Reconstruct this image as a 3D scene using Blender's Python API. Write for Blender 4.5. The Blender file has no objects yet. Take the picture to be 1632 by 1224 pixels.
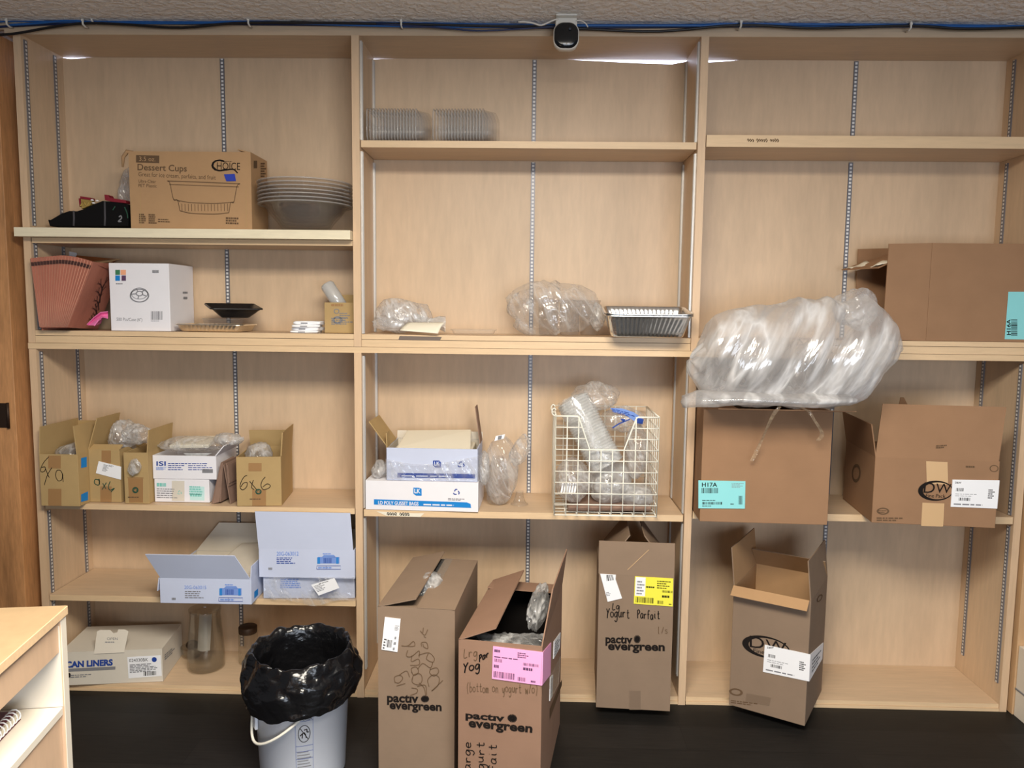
import bpy, bmesh, math, random
from mathutils import Vector, Matrix, noise
random.seed(7)
S = bpy.context.scene
COL = S.collection
PI = math.pi
R = math.radians

# ------------------------------------------------------------------ camera
F = 1220.0                      # focal length in pixels of the 1632 px wide frame
PITCH, YAW, ROLL = R(5.685), R(1.291), R(0.656)
CAM = Vector((0, -2.75, 1.471))
fwd = Vector((-math.sin(YAW) * math.cos(PITCH), math.cos(YAW) * math.cos(PITCH), -math.sin(PITCH)))
rt0 = Vector((math.cos(YAW), math.sin(YAW), 0))
up0 = rt0.cross(fwd)
rt = math.cos(ROLL) * rt0 + math.sin(ROLL) * up0
up = -math.sin(ROLL) * rt0 + math.cos(ROLL) * up0
cd = bpy.data.cameras.new('camera')
cam = bpy.data.objects.new('camera', cd)
COL.objects.link(cam)
cam.matrix_world = Matrix((( rt.x, up.x, -fwd.x, CAM.x), (rt.y, up.y, -fwd.y, CAM.y), (rt.z, up.z, -fwd.z, CAM.z), (0, 0, 0, 1)))
cd.sensor_width = 36.0
cd.lens = F / 1632 * 36
cd.clip_start = 0.05
S.camera = cam

# ------------------------------------------------------------------ light
S.view_settings.view_transform = 'Standard'
S.view_settings.look = 'None'
S.view_settings.gamma = 1
S.view_settings.exposure = -0.10
w = bpy.data.worlds.new('world')
S.world = w
w.use_nodes = True
w.node_tree.nodes['Background'].inputs[0].default_value = (0.86, 0.90, 1.0, 1)
w.node_tree.nodes['Background'].inputs[1].default_value = 0.11

def area(name, loc, rot, sx, sy, power, col):
    l = bpy.data.lights.new(name, 'AREA')
    l.shape = 'RECTANGLE'; l.size = sx; l.size_y = sy; l.energy = power; l.color = col
    o = bpy.data.objects.new(name, l); COL.objects.link(o)
    o.location = loc; o.rotation_euler = rot
    return o
area('ceiling_light', (0.0, -2.15, 2.42), (0, 0, 0), 1.2, 0.9, 142, (1.0, 0.92, 0.79))
area('window_daylight', (1.2, -5.0, 1.2), (R(98), 0, R(12)), 2.4, 1.3, 90, (0.80, 0.88, 1.0))

# ------------------------------------------------------------------ pixel rays -> points on real planes
def ray(px, py):
    return (rt * ((px - 816) / F) + up * ((612 - py) / F) + fwd)
def Py(px, py, y=0.0):
    d = ray(px, py); return CAM + d * ((y - CAM.y) / d.y)
def Pz(px, py, z):
    d = ray(px, py); return CAM + d * ((z - CAM.z) / d.z)
def Ppl(px, py, o, n):
    d = ray(px, py); return CAM + d * ((o - CAM).dot(n) / d.dot(n))

# ------------------------------------------------------------------ materials
MATS = {}
class NT:
    def __init__(s, name):
        s.m = bpy.data.materials.new(name); s.m.use_nodes = True
        s.t = s.m.node_tree; s.t.nodes.clear()
        s.out = s.n('ShaderNodeOutputMaterial')
        MATS[name] = s.m
    def n(s, typ, **kw):
        x = s.t.nodes.new(typ)
        for k, v in kw.items():
            if k in x.inputs.keys(): x.inputs[k].default_value = v
            else: setattr(x, k, v)
        return x
    def l(s, a, b): s.t.links.new(a, b)
    def noise(s, scale, vec_scale=(1, 1, 1), detail=4, rough=.5, coord='Object', rot=None):
        tc = s.n('ShaderNodeTexCoord'); mp = s.n('ShaderNodeMapping')
        mp.inputs['Scale'].default_value = vec_scale
        if rot:
            m0 = s.n('ShaderNodeMapping'); m0.inputs['Rotation'].default_value = rot
            s.l(tc.outputs[coord], m0.inputs['Vector']); s.l(m0.outputs[0], mp.inputs['Vector'])
        else: s.l(tc.outputs[coord], mp.inputs['Vector'])
        nz = s.n('ShaderNodeTexNoise'); nz.inputs['Scale'].default_value = scale
        nz.inputs['Detail'].default_value = detail; nz.inputs['Roughness'].default_value = rough
        s.l(mp.outputs[0], nz.inputs['Vector'])
        return nz.outputs['Fac']
    def ramp(s, fac, stops):
        r = s.n('ShaderNodeValToRGB'); e = r.color_ramp.elements
        while len(e) < len(stops): e.new(.5)
        for i, (p, c) in enumerate(stops):
            e[i].position = p; e[i].color = (c[0], c[1], c[2], 1) if not isinstance(c, float) else (c, c, c, 1)
        s.l(fac, r.inputs[0]); return r.outputs[0]
    def bump(s, fac, strength, dist=.01):
        b = s.n('ShaderNodeBump'); b.inputs['Strength'].default_value = strength; b.inputs['Distance'].default_value = dist
        s.l(fac, b.inputs['Height']); return b.outputs[0]
def sc(c, k): return (min(c[0] * k, 1), min(c[1] * k, 1), min(c[2] * k, 1))
def srgb(r, g, b):
    f = lambda v: (v / 255 / 12.92) if v / 255 <= .04045 else ((v / 255 + .055) / 1.055) ** 2.4
    return (f(r), f(g), f(b))

def mat_wood(name, c, vs, amt=.12, rough=.45, blot=.10):
    t = NT(name)
    a = t.noise(2.2, vs, 5, .6)
    b = t.noise(26, vs, 3, .6)
    p = t.n('ShaderNodeBsdfPrincipled'); p.inputs['Roughness'].default_value = rough
    ca = t.ramp(a, [(.3, sc(c, 1 - amt)), (.5, c), (.72, sc(c, 1 + amt * .6))])
    cb = t.ramp(b, [(.3, (1 - blot,) * 3), (.7, (1, 1, 1))])
    mx = t.n('ShaderNodeMixRGB', blend_type='MULTIPLY'); mx.inputs[0].default_value = 1
    t.l(ca, mx.inputs[1]); t.l(cb, mx.inputs[2]); t.l(mx.outputs[0], p.inputs['Base Color'])
    t.l(p.outputs[0], t.out.inputs[0]); return t.m
def mat_plain(name, c, rough=.6, metal=0.0, var=.0, scale=20, bump=0.0, bscale=60, spec=.5):
    t = NT(name)
    p = t.n('ShaderNodeBsdfPrincipled'); p.inputs['Roughness'].default_value = rough; p.inputs['Metallic'].default_value = metal
    p.inputs['Specular IOR Level'].default_value = spec
    if var:
        t.l(t.ramp(t.noise(scale), [(.3, sc(c, 1 - var)), (.7, sc(c, 1 + var))]), p.inputs['Base Color'])
    else: p.inputs['Base Color'].default_value = (*c, 1)
    if bump: t.l(t.bump(t.noise(bscale), bump, .004), p.inputs['Normal'])
    t.l(p.outputs[0], t.out.inputs[0]); return t.m
def mat_film(name, base=.12, streak=.5, white=(.8, .8, .8), scale=14, tint=(.97, .97, .97), vs=(1, 1, 1), edge=.45, rough=.18, bumps=.5, rot=(.5, .4, .3)):
    """thin plastic film: see-through, with milky creases and gloss"""
    t = NT(name)
    nz = t.noise(scale, vs, 2.5, .5, rot=rot)
    cre = t.ramp(nz, [(.38, 0.0), (.47, .08), (.55, .55), (.60, 1.0), (.66, .35), (.75, .1)])
    nb = t.bump(t.noise(scale * 1.3, vs, 3, .55, rot=rot), bumps, .02)
    lw = t.n('ShaderNodeLayerWeight'); lw.inputs['Blend'].default_value = .35
    m1 = t.n('ShaderNodeMath', operation='MULTIPLY_ADD'); t.l(cre, m1.inputs[0]); m1.inputs[1].default_value = streak; m1.inputs[2].default_value = base
    m2 = t.n('ShaderNodeMath', operation='MULTIPLY_ADD', use_clamp=True); t.l(lw.outputs['Facing'], m2.inputs[0]); m2.inputs[1].default_value = edge; t.l(m1.outputs[0], m2.inputs[2])
    tr = t.n('ShaderNodeBsdfTransparent'); tr.inputs[0].default_value = (*tint, 1)
    p = t.n('ShaderNodeBsdfPrincipled'); p.inputs['Base Color'].default_value = (*white, 1); p.inputs['Roughness'].default_value = rough
    p.inputs['Specular IOR Level'].default_value = .9
    t.l(nb, p.inputs['Normal'])
    tl = t.n('ShaderNodeBsdfTranslucent'); tl.inputs[0].default_value = (*white, 1)
    mt = t.n('ShaderNodeMixShader'); mt.inputs[0].default_value = .35; t.l(p.outputs[0], mt.inputs[1]); t.l(tl.outputs[0], mt.inputs[2])
    mx = t.n('ShaderNodeMixShader'); t.l(m2.outputs[0], mx.inputs[0]); t.l(tr.outputs[0], mx.inputs[1]); t.l(mt.outputs[0], mx.inputs[2])
    gl = t.n('ShaderNodeBsdfGlossy'); gl.inputs['Roughness'].default_value = .08; t.l(nb, gl.inputs['Normal'])
    mg = t.n('ShaderNodeMixShader'); mg.inputs[0].default_value = .06; t.l(mx.outputs[0], mg.inputs[1]); t.l(gl.outputs[0], mg.inputs[2])
    t.l(mg.outputs[0], t.out.inputs[0]); return t.m
def mat_clear(name, tint=(.93, .93, .93), haze=.03, edge=.5, rough=.06, white=(.7, .7, .7), gloss=.07):
    """clear rigid plastic or glass of thin wall"""
    t = NT(name)
    lw = t.n('ShaderNodeLayerWeight'); lw.inputs['Blend'].default_value = .3
    tr = t.n('ShaderNodeBsdfTransparent'); tr.inputs[0].default_value = (*tint, 1)
    gl = t.n('ShaderNodeBsdfGlossy'); gl.inputs['Roughness'].default_value = rough
    df = t.n('ShaderNodeBsdfDiffuse'); df.inputs[0].default_value = (*white, 1)
    m0 = t.n('ShaderNodeMixShader'); m0.inputs[0].default_value = haze; t.l(tr.outputs[0], m0.inputs[1]); t.l(df.outputs[0], m0.inputs[2])
    mm = t.n('ShaderNodeMath', operation='MULTIPLY_ADD'); t.l(lw.outputs['Facing'], mm.inputs[0]); mm.inputs[1].default_value = edge; mm.inputs[2].default_value = gloss
    pw = t.n('ShaderNodeMath', operation='POWER', use_clamp=True); t.l(mm.outputs[0], pw.inputs[0]); pw.inputs[1].default_value = 1.25
    mx = t.n('ShaderNodeMixShader'); t.l(pw.outputs[0], mx.inputs[0]); t.l(m0.outputs[0], mx.inputs[1]); t.l(gl.outputs[0], mx.inputs[2])
    t.l(mx.outputs[0], t.out.inputs[0]); return t.m

WOODC = srgb(213, 185, 153)
wood_v = mat_wood('maple_laminate_vertical', WOODC, (3.2, 3.2, .35))
wood_h = mat_wood('maple_laminate_horizontal', WOODC, (.35, 3.2, 3.2))
wood_back = mat_wood('maple_laminate_back', sc(WOODC, .99), (1.7, 1.7, .32), .13)
wood_edge = mat_wood('maple_edge_band', srgb(226, 195, 155), (.4, 4, 4), .06)
wood_edge_v = mat_wood('maple_edge_band_vertical', srgb(217, 185, 150), (4, 4, .4), .06)
wood_dark = mat_wood('stained_wood', srgb(204, 148, 98), (5, 5, .6), .35, .5, .25)
wood_worn = mat_wood('worn_pale_wood', srgb(206, 168, 126), (4, 4, .5), .12)
white_board = mat_wood('white_painted_board', srgb(238, 226, 196), (.5, 4, 4), .05)
counter_top = mat_wood('counter_laminate', srgb(178, 152, 118), (1, 1, 1), .08)
counter_panel = mat_wood('counter_panel', srgb(212, 180, 150), (2, 2, .6), .06)
counter_white = mat_plain('counter_white_melamine', srgb(222, 214, 200), .5)
CB = {}
def cardboard(name, c, var=.05):
    t = NT(name)
    p = t.n('ShaderNodeBsdfPrincipled'); p.inputs['Roughness'].default_value = .85; p.inputs['Specular IOR Level'].default_value = .25
    a = t.ramp(t.noise(9, (1, 1, 1), 5, .6), [(.3, sc(c, 1 - var)), (.7, sc(c, 1 + var))])
    t.l(a, p.inputs['Base Color'])
    t.l(t.bump(t.noise(5, (1, 1, 40), 2), .05, .003), p.inputs['Normal'])
    t.l(p.outputs[0], t.out.inputs[0]); return t.m
cb_tan = cardboard('cardboard_tan', srgb(178, 142, 104))
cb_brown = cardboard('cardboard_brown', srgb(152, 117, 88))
cb_olive = cardboard('cardboard_kraft', srgb(178, 150, 104))
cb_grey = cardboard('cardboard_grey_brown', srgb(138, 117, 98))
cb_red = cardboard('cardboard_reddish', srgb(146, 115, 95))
cb_white = cardboard('carton_white', srgb(232, 230, 234), .02)
cb_cream = cardboard('carton_offwhite', srgb(214, 206, 192), .03)
cb_blue = cardboard('carton_cool_white', srgb(196, 203, 224), .02)
paper = mat_plain('label_paper', srgb(240, 240, 242), .7)
paper_c = mat_plain('cream_paper', srgb(232, 224, 204), .7)
ink = mat_plain('black_ink', srgb(32, 27, 25), .8, spec=.1)
ink_soft = mat_plain('faded_ink', srgb(104, 82, 62), .85, spec=.1)
ink_grey = mat_plain('grey_ink', srgb(130, 130, 134), .8, spec=.1)
ink_blue = mat_plain('blue_ink', srgb(40, 70, 150), .7, spec=.2)
ink_lblue = mat_plain('light_blue_ink', srgb(120, 150, 214), .7, spec=.2)
ink_cyan = mat_plain('cyan_ink', srgb(30, 130, 205), .6, spec=.2)
ink_teal = mat_plain('teal_ink', srgb(130, 200, 190), .7, spec=.2)
ink_tealp = mat_plain('pale_teal_ink', srgb(196, 228, 226), .7, spec=.2)
ink_green = mat_plain('dark_green_ink', srgb(44, 78, 62), .7, spec=.2)
ink_orange = mat_plain('salmon_ink', srgb(240, 170, 130), .7)
ink_lgreen = mat_plain('green_ink', srgb(56, 122, 84), .7)
ink_plum = mat_plain('plum_ink', srgb(92, 62, 96), .7)
sticker_pink = mat_plain('pink_sticker', srgb(246, 170, 216), .6)
sticker_yellow = mat_plain('yellow_sticker', srgb(240, 232, 70), .6)
sticker_cyan = mat_plain('cyan_sticker', srgb(140, 214, 216), .6)
tape_blue = mat_plain('blue_tape', srgb(40, 62, 170), .5)
tape_tan = mat_plain('packing_tape', srgb(160, 122, 80), .35)
tape_pale = mat_plain('pale_packing_tape', srgb(206, 170, 126), .3)
tape_clear = mat_clear('clear_tape', (.95, .95, .93), .12, .2, .15, (.8, .78, .74), .1)
film = mat_film('clear_film', .08, .60, (.88, .88, .88), 14, vs=(2.4, .8, .8))
film_lite = mat_film('thin_clear_film', .04, .36, (.9, .9, .9), 9, vs=(2.6, .8, .8), edge=.3)
film_milky = mat_film('milky_film', .22, .66, (.90, .90, .91), 4.5, vs=(4.0, 1.4, .8), rot=(0, -.45, 0), edge=.3)
film_cups = mat_film('cup_stack_film', .58, .35, (.90, .91, .90), 22, edge=.3)
faint_tape = mat_plain('faint_packing_tape', srgb(126, 106, 88), .4)
film_sleeve = mat_film('sleeve_film', .42, .4, (.86, .87, .87), 22, edge=.35)
clear = mat_clear('clear_plastic')
clear_smoky = mat_clear('smoky_clear_plastic', (.93, .92, .91), .06, .28, .07, (.5, .47, .45), .02)
clear_ribbed = mat_clear('ribbed_clear_plastic', (.965, .965, .965), .055, .22, .14, (.72, .70, .68), .015)
clear_cup = mat_clear('clear_cup_plastic', (.88, .87, .86), .05, .65, .05, (.6, .58, .56), .07)
glass = mat_clear('glass', (.92, .91, .88), .03, .35, .03, (.5, .48, .44))
clear_rim = mat_clear('clear_plastic_rim', (.95, .95, .95), .30, .3, .08, (.80, .78, .76), .05)
steel_plain = mat_plain('bright_steel', srgb(206, 204, 200), .35, .5)
frosted = mat_film('frosted_plastic', .75, .1, (.80, .80, .78), 10, rough=.3, bumps=.05)
foil = mat_plain('aluminium_foil', (.86, .86, .86), .22, 1.0, bump=.15, bscale=50)
foil_warm = mat_plain('gold_tinted_foil', srgb(250, 240, 222), .35, 1.0, bump=.2, bscale=80)
bin_black = None
t = NT('black_bin_liner'); p = t.n('ShaderNodeBsdfPrincipled'); p.inputs['Base Color'].default_value = (.006, .006, .007, 1); p.inputs['Roughness'].default_value = .22
t.l(t.bump(t.noise(7, (1, 1, 1.3), 4, .55), .7, .03), p.inputs['Normal']); t.l(p.outputs[0], t.out.inputs[0]); bin_black = t.m
bucket_white = mat_plain('white_bucket_plastic', srgb(240, 243, 250), .3)
black_plastic = mat_plain('black_plastic', srgb(26, 24, 25), .35)
black_matte = mat_plain('black_fabric', srgb(20, 19, 20), .9, spec=.1)
dark_red = mat_plain('crimson_ribbon', srgb(128, 22, 40), .6)
gold = mat_plain('gold_trim', srgb(190, 160, 90), .4, .5)
grey_seam = mat_plain('grey_piping', srgb(70, 68, 72), .7)
pink_plastic = mat_plain('pink_plastic', srgb(240, 130, 186), .4)
white_plastic = mat_plain('white_plastic', srgb(228, 222, 210), .4)
wire_white = mat_plain('white_coated_wire', srgb(240, 236, 222), .35)
cable_blue = mat_plain('blue_cable', srgb(28, 92, 160), .4)
cable_navy = mat_plain('navy_cable', srgb(28, 44, 84), .4)
cable_black = mat_plain('black_cable', srgb(24, 20, 20), .45)
brown_paper = mat_plain('brown_paper', srgb(140, 112, 96), .85, var=.08)
bag_paper = mat_wood('red_brown_paper', srgb(172, 108, 88), (20, 20, 1.5), .12, .8)
bag_band = mat_plain('dark_band', srgb(66, 38, 34), .7)
file_orange = mat_plain('orange_brown_card', srgb(150, 88, 40), .7, var=.15)
hinge_metal = mat_plain('dark_hinge_metal', srgb(60, 44, 34), .5, .6)
notebook_red = mat_plain('dark_red_cover', srgb(96, 30, 44), .5)
jar_lid = mat_plain('dark_metal_lid', srgb(66, 48, 34), .5, .4)
painted_shade = mat_plain('carton_inside_painted_shade', srgb(28, 25, 24), .9, spec=.1)  # near-black carton inside: shade put into the cardboard colour
camera_black = mat_plain('gloss_black', srgb(22, 24, 27), .15)
lens_mat = mat_plain('lens_glass', srgb(60, 66, 76), .05)

# slotted steel standard: slots repeat along z in the strip's own coordinates
t = NT('slotted_steel')
tc = t.n('ShaderNodeTexCoord'); sp = t.n('ShaderNodeSeparateXYZ'); t.l(tc.outputs['Object'], sp.inputs[0])
fr = t.n('ShaderNodeMath', operation='FRACT'); ml = t.n('ShaderNodeMath', operation='MULTIPLY'); ml.inputs[1].default_value = 1 / .0135
t.l(sp.outputs['Z'], ml.inputs[0]); t.l(ml.outputs[0], fr.inputs[0])
lt = t.n('ShaderNodeMath', operation='LESS_THAN'); lt.inputs[1].default_value = .58; t.l(fr.outputs[0], lt.inputs[0])
ax = t.n('ShaderNodeMath', operation='ABSOLUTE'); t.l(sp.outputs['X'], ax.inputs[0])
ay = t.n('ShaderNodeMath', operation='ABSOLUTE'); t.l(sp.outputs['Y'], ay.inputs[0])
mxx = t.n('ShaderNodeMath', operation='MAXIMUM'); t.l(ax.outputs[0], mxx.inputs[0]); t.l(ay.outputs[0], mxx.inputs[1])
lx = t.n('ShaderNodeMath', operation='LESS_THAN'); lx.inputs[1].default_value = .0042; t.l(mxx.outputs[0], lx.inputs[0])
mm = t.n('ShaderNodeMath', operation='MULTIPLY'); t.l(lt.outputs[0], mm.inputs[0]); t.l(lx.outputs[0], mm.inputs[1])
cr = t.ramp(mm.outputs[0], [(0, (.17, .17, .19)), (1, (.74, .73, .72))])
mr = t.n('ShaderNodeMath', operation='MULTIPLY_ADD'); t.l(mm.outputs[0], mr.inputs[0]); mr.inputs[1].default_value = -.3; mr.inputs[2].default_value = .3
p = t.n('ShaderNodeBsdfPrincipled'); p.inputs['Roughness'].default_value = .38; t.l(mr.outputs[0], p.inputs['Metallic'])
t.l(cr, p.inputs['Base Color']); t.l(p.outputs[0], t.out.inputs[0]); steel = t.m

# floor: dark vinyl planks running along the shelves
t = NT('dark_vinyl_planks')
tc = t.n('ShaderNodeTexCoord'); br = t.n('ShaderNodeTexBrick'); br.inputs['Scale'].default_value = 1
br.inputs['Brick Width'].default_value = 1.1; br.inputs['Row Height'].default_value = .15; br.inputs['Mortar Size'].default_value = .0012
br.inputs['Color1'].default_value = (.007, .0066, .0062, 1); br.inputs['Color2'].default_value = (.014, .0125, .0118, 1); br.inputs['Mortar'].default_value = (.004, .004, .004, 1)
br.inputs['Bias'].default_value = 0
t.l(tc.outputs['Object'], br.inputs['Vector'])
gr = t.ramp(t.noise(14, (.6, 9, 1), 5, .65), [(.3, (.65, .65, .65)), (.7, (1.35, 1.33, 1.3))])
mx = t.n('ShaderNodeMixRGB', blend_type='MULTIPLY'); mx.inputs[0].default_value = 1; t.l(br.outputs[0], mx.inputs[1]); t.l(gr, mx.inputs[2])
p = t.n('ShaderNodeBsdfPrincipled'); p.inputs['Roughness'].default_value = .55; p.inputs['Specular IOR Level'].default_value = .3
t.l(mx.outputs[0], p.inputs['Base Color']); t.l(p.outputs[0], t.out.inputs[0]); floor_mat = t.m

# ceiling: painted knock-down texture
t = NT('textured_ceiling')
p = t.n('ShaderNodeBsdfPrincipled'); p.inputs['Roughness'].default_value = .9; p.inputs['Base Color'].default_value = (*srgb(246, 240, 232), 1)
t.l(t.bump(t.ramp(t.noise(38, (1, 1, 1), 4, .55), [(.42, 0.0), (.62, 1.0)]), .55, .012), p.inputs['Normal'])
t.l(p.outputs[0], t.out.inputs[0]); ceil_mat = t.m
wall_mat = mat_plain('painted_wall', srgb(214, 206, 194), .8)
t = NT('added_glow_emission'); e = t.n('ShaderNodeEmission'); e.inputs[0].default_value = (.72, .78, 1, 1); e.inputs[1].default_value = 5; t.l(e.outputs[0], t.out.inputs[0]); glow_mat = t.m  # emission of the strip added to brighten the gaps above the back panels

# ------------------------------------------------------------------ mesh building
TEXT_CACHE = {}
def text_mesh(s, bold):
    k = (s, bold)
    if k not in TEXT_CACHE:
        c = bpy.data.curves.new('lettering', 'FONT'); c.body = s; c.size = 1; c.resolution_u = 3
        c.offset = bold
        o = bpy.data.objects.new('lettering', c); COL.objects.link(o)
        bpy.context.view_layer.update()
        me = o.evaluated_get(bpy.context.evaluated_depsgraph_get()).to_mesh()
        vs = [(v.co.x, v.co.y) for v in me.vertices]; fs = [tuple(p.vertices) for p in me.polygons]
        o.to_mesh_clear(); bpy.data.objects.remove(o); bpy.data.curves.remove(c)
        x0 = min(v[0] for v in vs); x1 = max(v[0] for v in vs); y0 = min(v[1] for v in vs); y1 = max(v[1] for v in vs)
        TEXT_CACHE[k] = ([((v[0] - x0) / (x1 - x0), (v[1] - y0) / (y1 - y0)) for v in vs], fs)
    return TEXT_CACHE[k]

class MB:
    def __init__(s): s.v = []; s.f = []; s.mi = []; s.sm = []; s.mats = []
    def mid(s, m):
        if m not in s.mats: s.mats.append(m)
        return s.mats.index(m)
    def add(s, vs, fs, m, smooth=False):
        b = len(s.v); s.v += [tuple(v) for v in vs]; i = s.mid(m)
        for f in fs: s.f.append(tuple(b + k for k in f)); s.mi.append(i); s.sm.append(smooth)
    def box(s, a, b, m):
        x0, y0, z0 = a; x1, y1, z1 = b
        s.add([(x0, y0, z0), (x1, y0, z0), (x1, y1, z0), (x0, y1, z0), (x0, y0, z1), (x1, y0, z1), (x1, y1, z1), (x0, y1, z1)],
              [(0, 3, 2, 1), (4, 5, 6, 7), (0, 1, 5, 4), (1, 2, 6, 5), (2, 3, 7, 6), (3, 0, 4, 7)], m)
    def slab(s, p, th, m):
        """quad p (4 corners) given thickness th along its normal, th behind"""
        p = [Vector(q) for q in p]; n = (p[1] - p[0]).cross(p[3] - p[0]).normalized() * th
        vs = p + [q - n for q in p]
        s.add(vs, [(0, 1, 2, 3), (7, 6, 5, 4), (0, 4, 5, 1), (1, 5, 6, 2), (2, 6, 7, 3), (3, 7, 4, 0)], m)
    def prism(s, pts, d, m, smooth=False):
        """polygon pts extruded by vector d"""
        p = [Vector(q) for q in pts]; d = Vector(d); n = len(p)
        s.add(p + [q + d for q in p], [tuple(range(n - 1, -1, -1)), tuple(range(n, 2 * n))] + [(i, (i + 1) % n, (i + 1) % n + n, i + n) for i in range(n)], m, smooth)
    def tube(s, pts, r, m, seg=8, caps=True):
        P = [Vector(p) for p in pts]; n = len(P); vs = []; fs = []
        rr = r if hasattr(r, '__len__') else [r] * n
        for i, p in enumerate(P):
            t_ = (P[min(i + 1, n - 1)] - P[max(i - 1, 0)]).normalized()
            if i == 0:
                a = t_.orthogonal().normalized()
            else:
                a = (a - t_ * a.dot(t_)).normalized()
            b = t_.cross(a)
            for k in range(seg):
                g = 2 * PI * k / seg; vs.append(p + (a * math.cos(g) + b * math.sin(g)) * rr[i])
        for i in range(n - 1):
            for k in range(seg): fs.append((i * seg + k, i * seg + (k + 1) % seg, (i + 1) * seg + (k + 1) % seg, (i + 1) * seg + k))
        if caps: fs += [tuple(range(seg - 1, -1, -1)), tuple((n - 1) * seg + k for k in range(seg))]
        s.add(vs, fs, m, True)
    def lathe(s, prof, m, seg=40, c=(0, 0, 0), caps=(False, False), M=None):
        vs = []; fs = []
        for r, z in prof:
            for k in range(seg):
                g = 2 * PI * k / seg; v = Vector((c[0] + r * math.cos(g), c[1] + r * math.sin(g), c[2] + z)); vs.append(M @ v if M else v)
        n = len(prof)
        for i in range(n - 1):
            for k in range(seg): fs.append((i * seg + k, i * seg + (k + 1) % seg, (i + 1) * seg + (k + 1) % seg, (i + 1) * seg + k))
        if caps[0]: fs.append(tuple(range(seg - 1, -1, -1)))
        if caps[1]: fs.append(tuple((n - 1) * seg + k for k in range(seg)))
        s.add(vs, fs, m, True)
    def loft(s, rings, m, smooth=True, caps=(False, False), closed=True):
        n = len(rings[0]); vs = [p for r_ in rings for p in r_]; fs = []
        for i in range(len(rings) - 1):
            for k in range(n if closed else n - 1): fs.append((i * n + k, i * n + (k + 1) % n, (i + 1) * n + (k + 1) % n, (i + 1) * n + k))
        if caps[0]: fs.append(tuple(range(n - 1, -1, -1)))
        if caps[1]: fs.append(tuple((len(rings) - 1) * n + k for k in range(n)))
        s.add(vs, fs, m, smooth)
    def grid(s, fn, nu, nv, m, smooth=True):
        vs = [fn(i / nu, j / nv) for j in range(nv + 1) for i in range(nu + 1)]
        s.add(vs, [(j * (nu + 1) + i, j * (nu + 1) + i + 1, (j + 1) * (nu + 1) + i + 1, (j + 1) * (nu + 1) + i) for j in range(nv) for i in range(nu)], m, smooth)
    def blob(s, c, r, m, amp=.1, freq=2.5, sub=4, seed=0, fn=None, rot=None):
        """crumpled closed film: an ellipsoid with ridged creases"""
        bm = bmesh.new(); bmesh.ops.create_icosphere(bm, subdivisions=sub, radius=1)
        off = Vector((seed * 3.7, seed * 1.9, seed * 5.3)); vs = []
        for v in bm.verts:
            d = v.co.copy()
            n = noise.ridged_multi_fractal(d * freq + off, 1.0, 2.1, 4, 1.0, 2.0) - 1.1
            n2 = noise.noise(d * 1.3 + off)
            q = d * (1 + amp * n * .55 + amp * n2)
            q = Vector((q.x * r[0], q.y * r[1], q.z * r[2]))
            if fn: q = fn(q, d)
            if rot: q = rot @ q
            vs.append(q + Vector(c))
        fs = [tuple(v.index for v in f.verts) for f in bm.faces]; bm.free()
        s.add(vs, fs, m, True)
    def build(s, name, parent=None, bevel=0, solid=0, weld=False):
        me = bpy.data.meshes.new(name); me.from_pydata(s.v, [], s.f)
        for m in s.mats: me.materials.append(m)
        me.polygons.foreach_set('material_index', s.mi); me.polygons.foreach_set('use_smooth', s.sm); me.update()
        o = bpy.data.objects.new(name, me); COL.objects.link(o)
        if parent: o.parent = parent
        if bevel:
            b = o.modifiers.new('bevel', 'BEVEL'); b.width = bevel; b.segments = 2; b.limit_method = 'ANGLE'; b.angle_limit = R(50)
        if solid:
            b = o.modifiers.new('solid', 'SOLIDIFY'); b.thickness = solid
        return o

def tag(o, label, cat, group=None, kind=None):
    o['label'] = label; o['category'] = cat
    if group: o['group'] = group
    if kind: o['kind'] = kind
    return o
def thing(name, label, cat, loc, rz=0, group=None, rx=0, ry=0):
    o = bpy.data.objects.new(name, None); COL.objects.link(o); o.empty_display_size = .05
    o.location = loc; o.rotation_euler = (rx, ry, rz)
    o.matrix_basis = Matrix.Translation(Vector(loc)) @ Matrix.Rotation(rz, 4, 'Z') @ Matrix.Rotation(ry, 4, 'Y') @ Matrix.Rotation(rx, 4, 'X')
    return tag(o, label, cat, group)
def struct(name, mb, bevel=0):
    o = mb.build(name, None, bevel); o['kind'] = 'structure'; return o
def copy_thing(o, loc, rz=None, label=None):
    c = o.copy(); COL.objects.link(c); c.location = loc
    if rz is not None: c.rotation_euler.z = rz
    if label: c['label'] = label
    for ch in list(o.children):
        d = ch.copy(); COL.objects.link(d); d.parent = c
    return c

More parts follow.
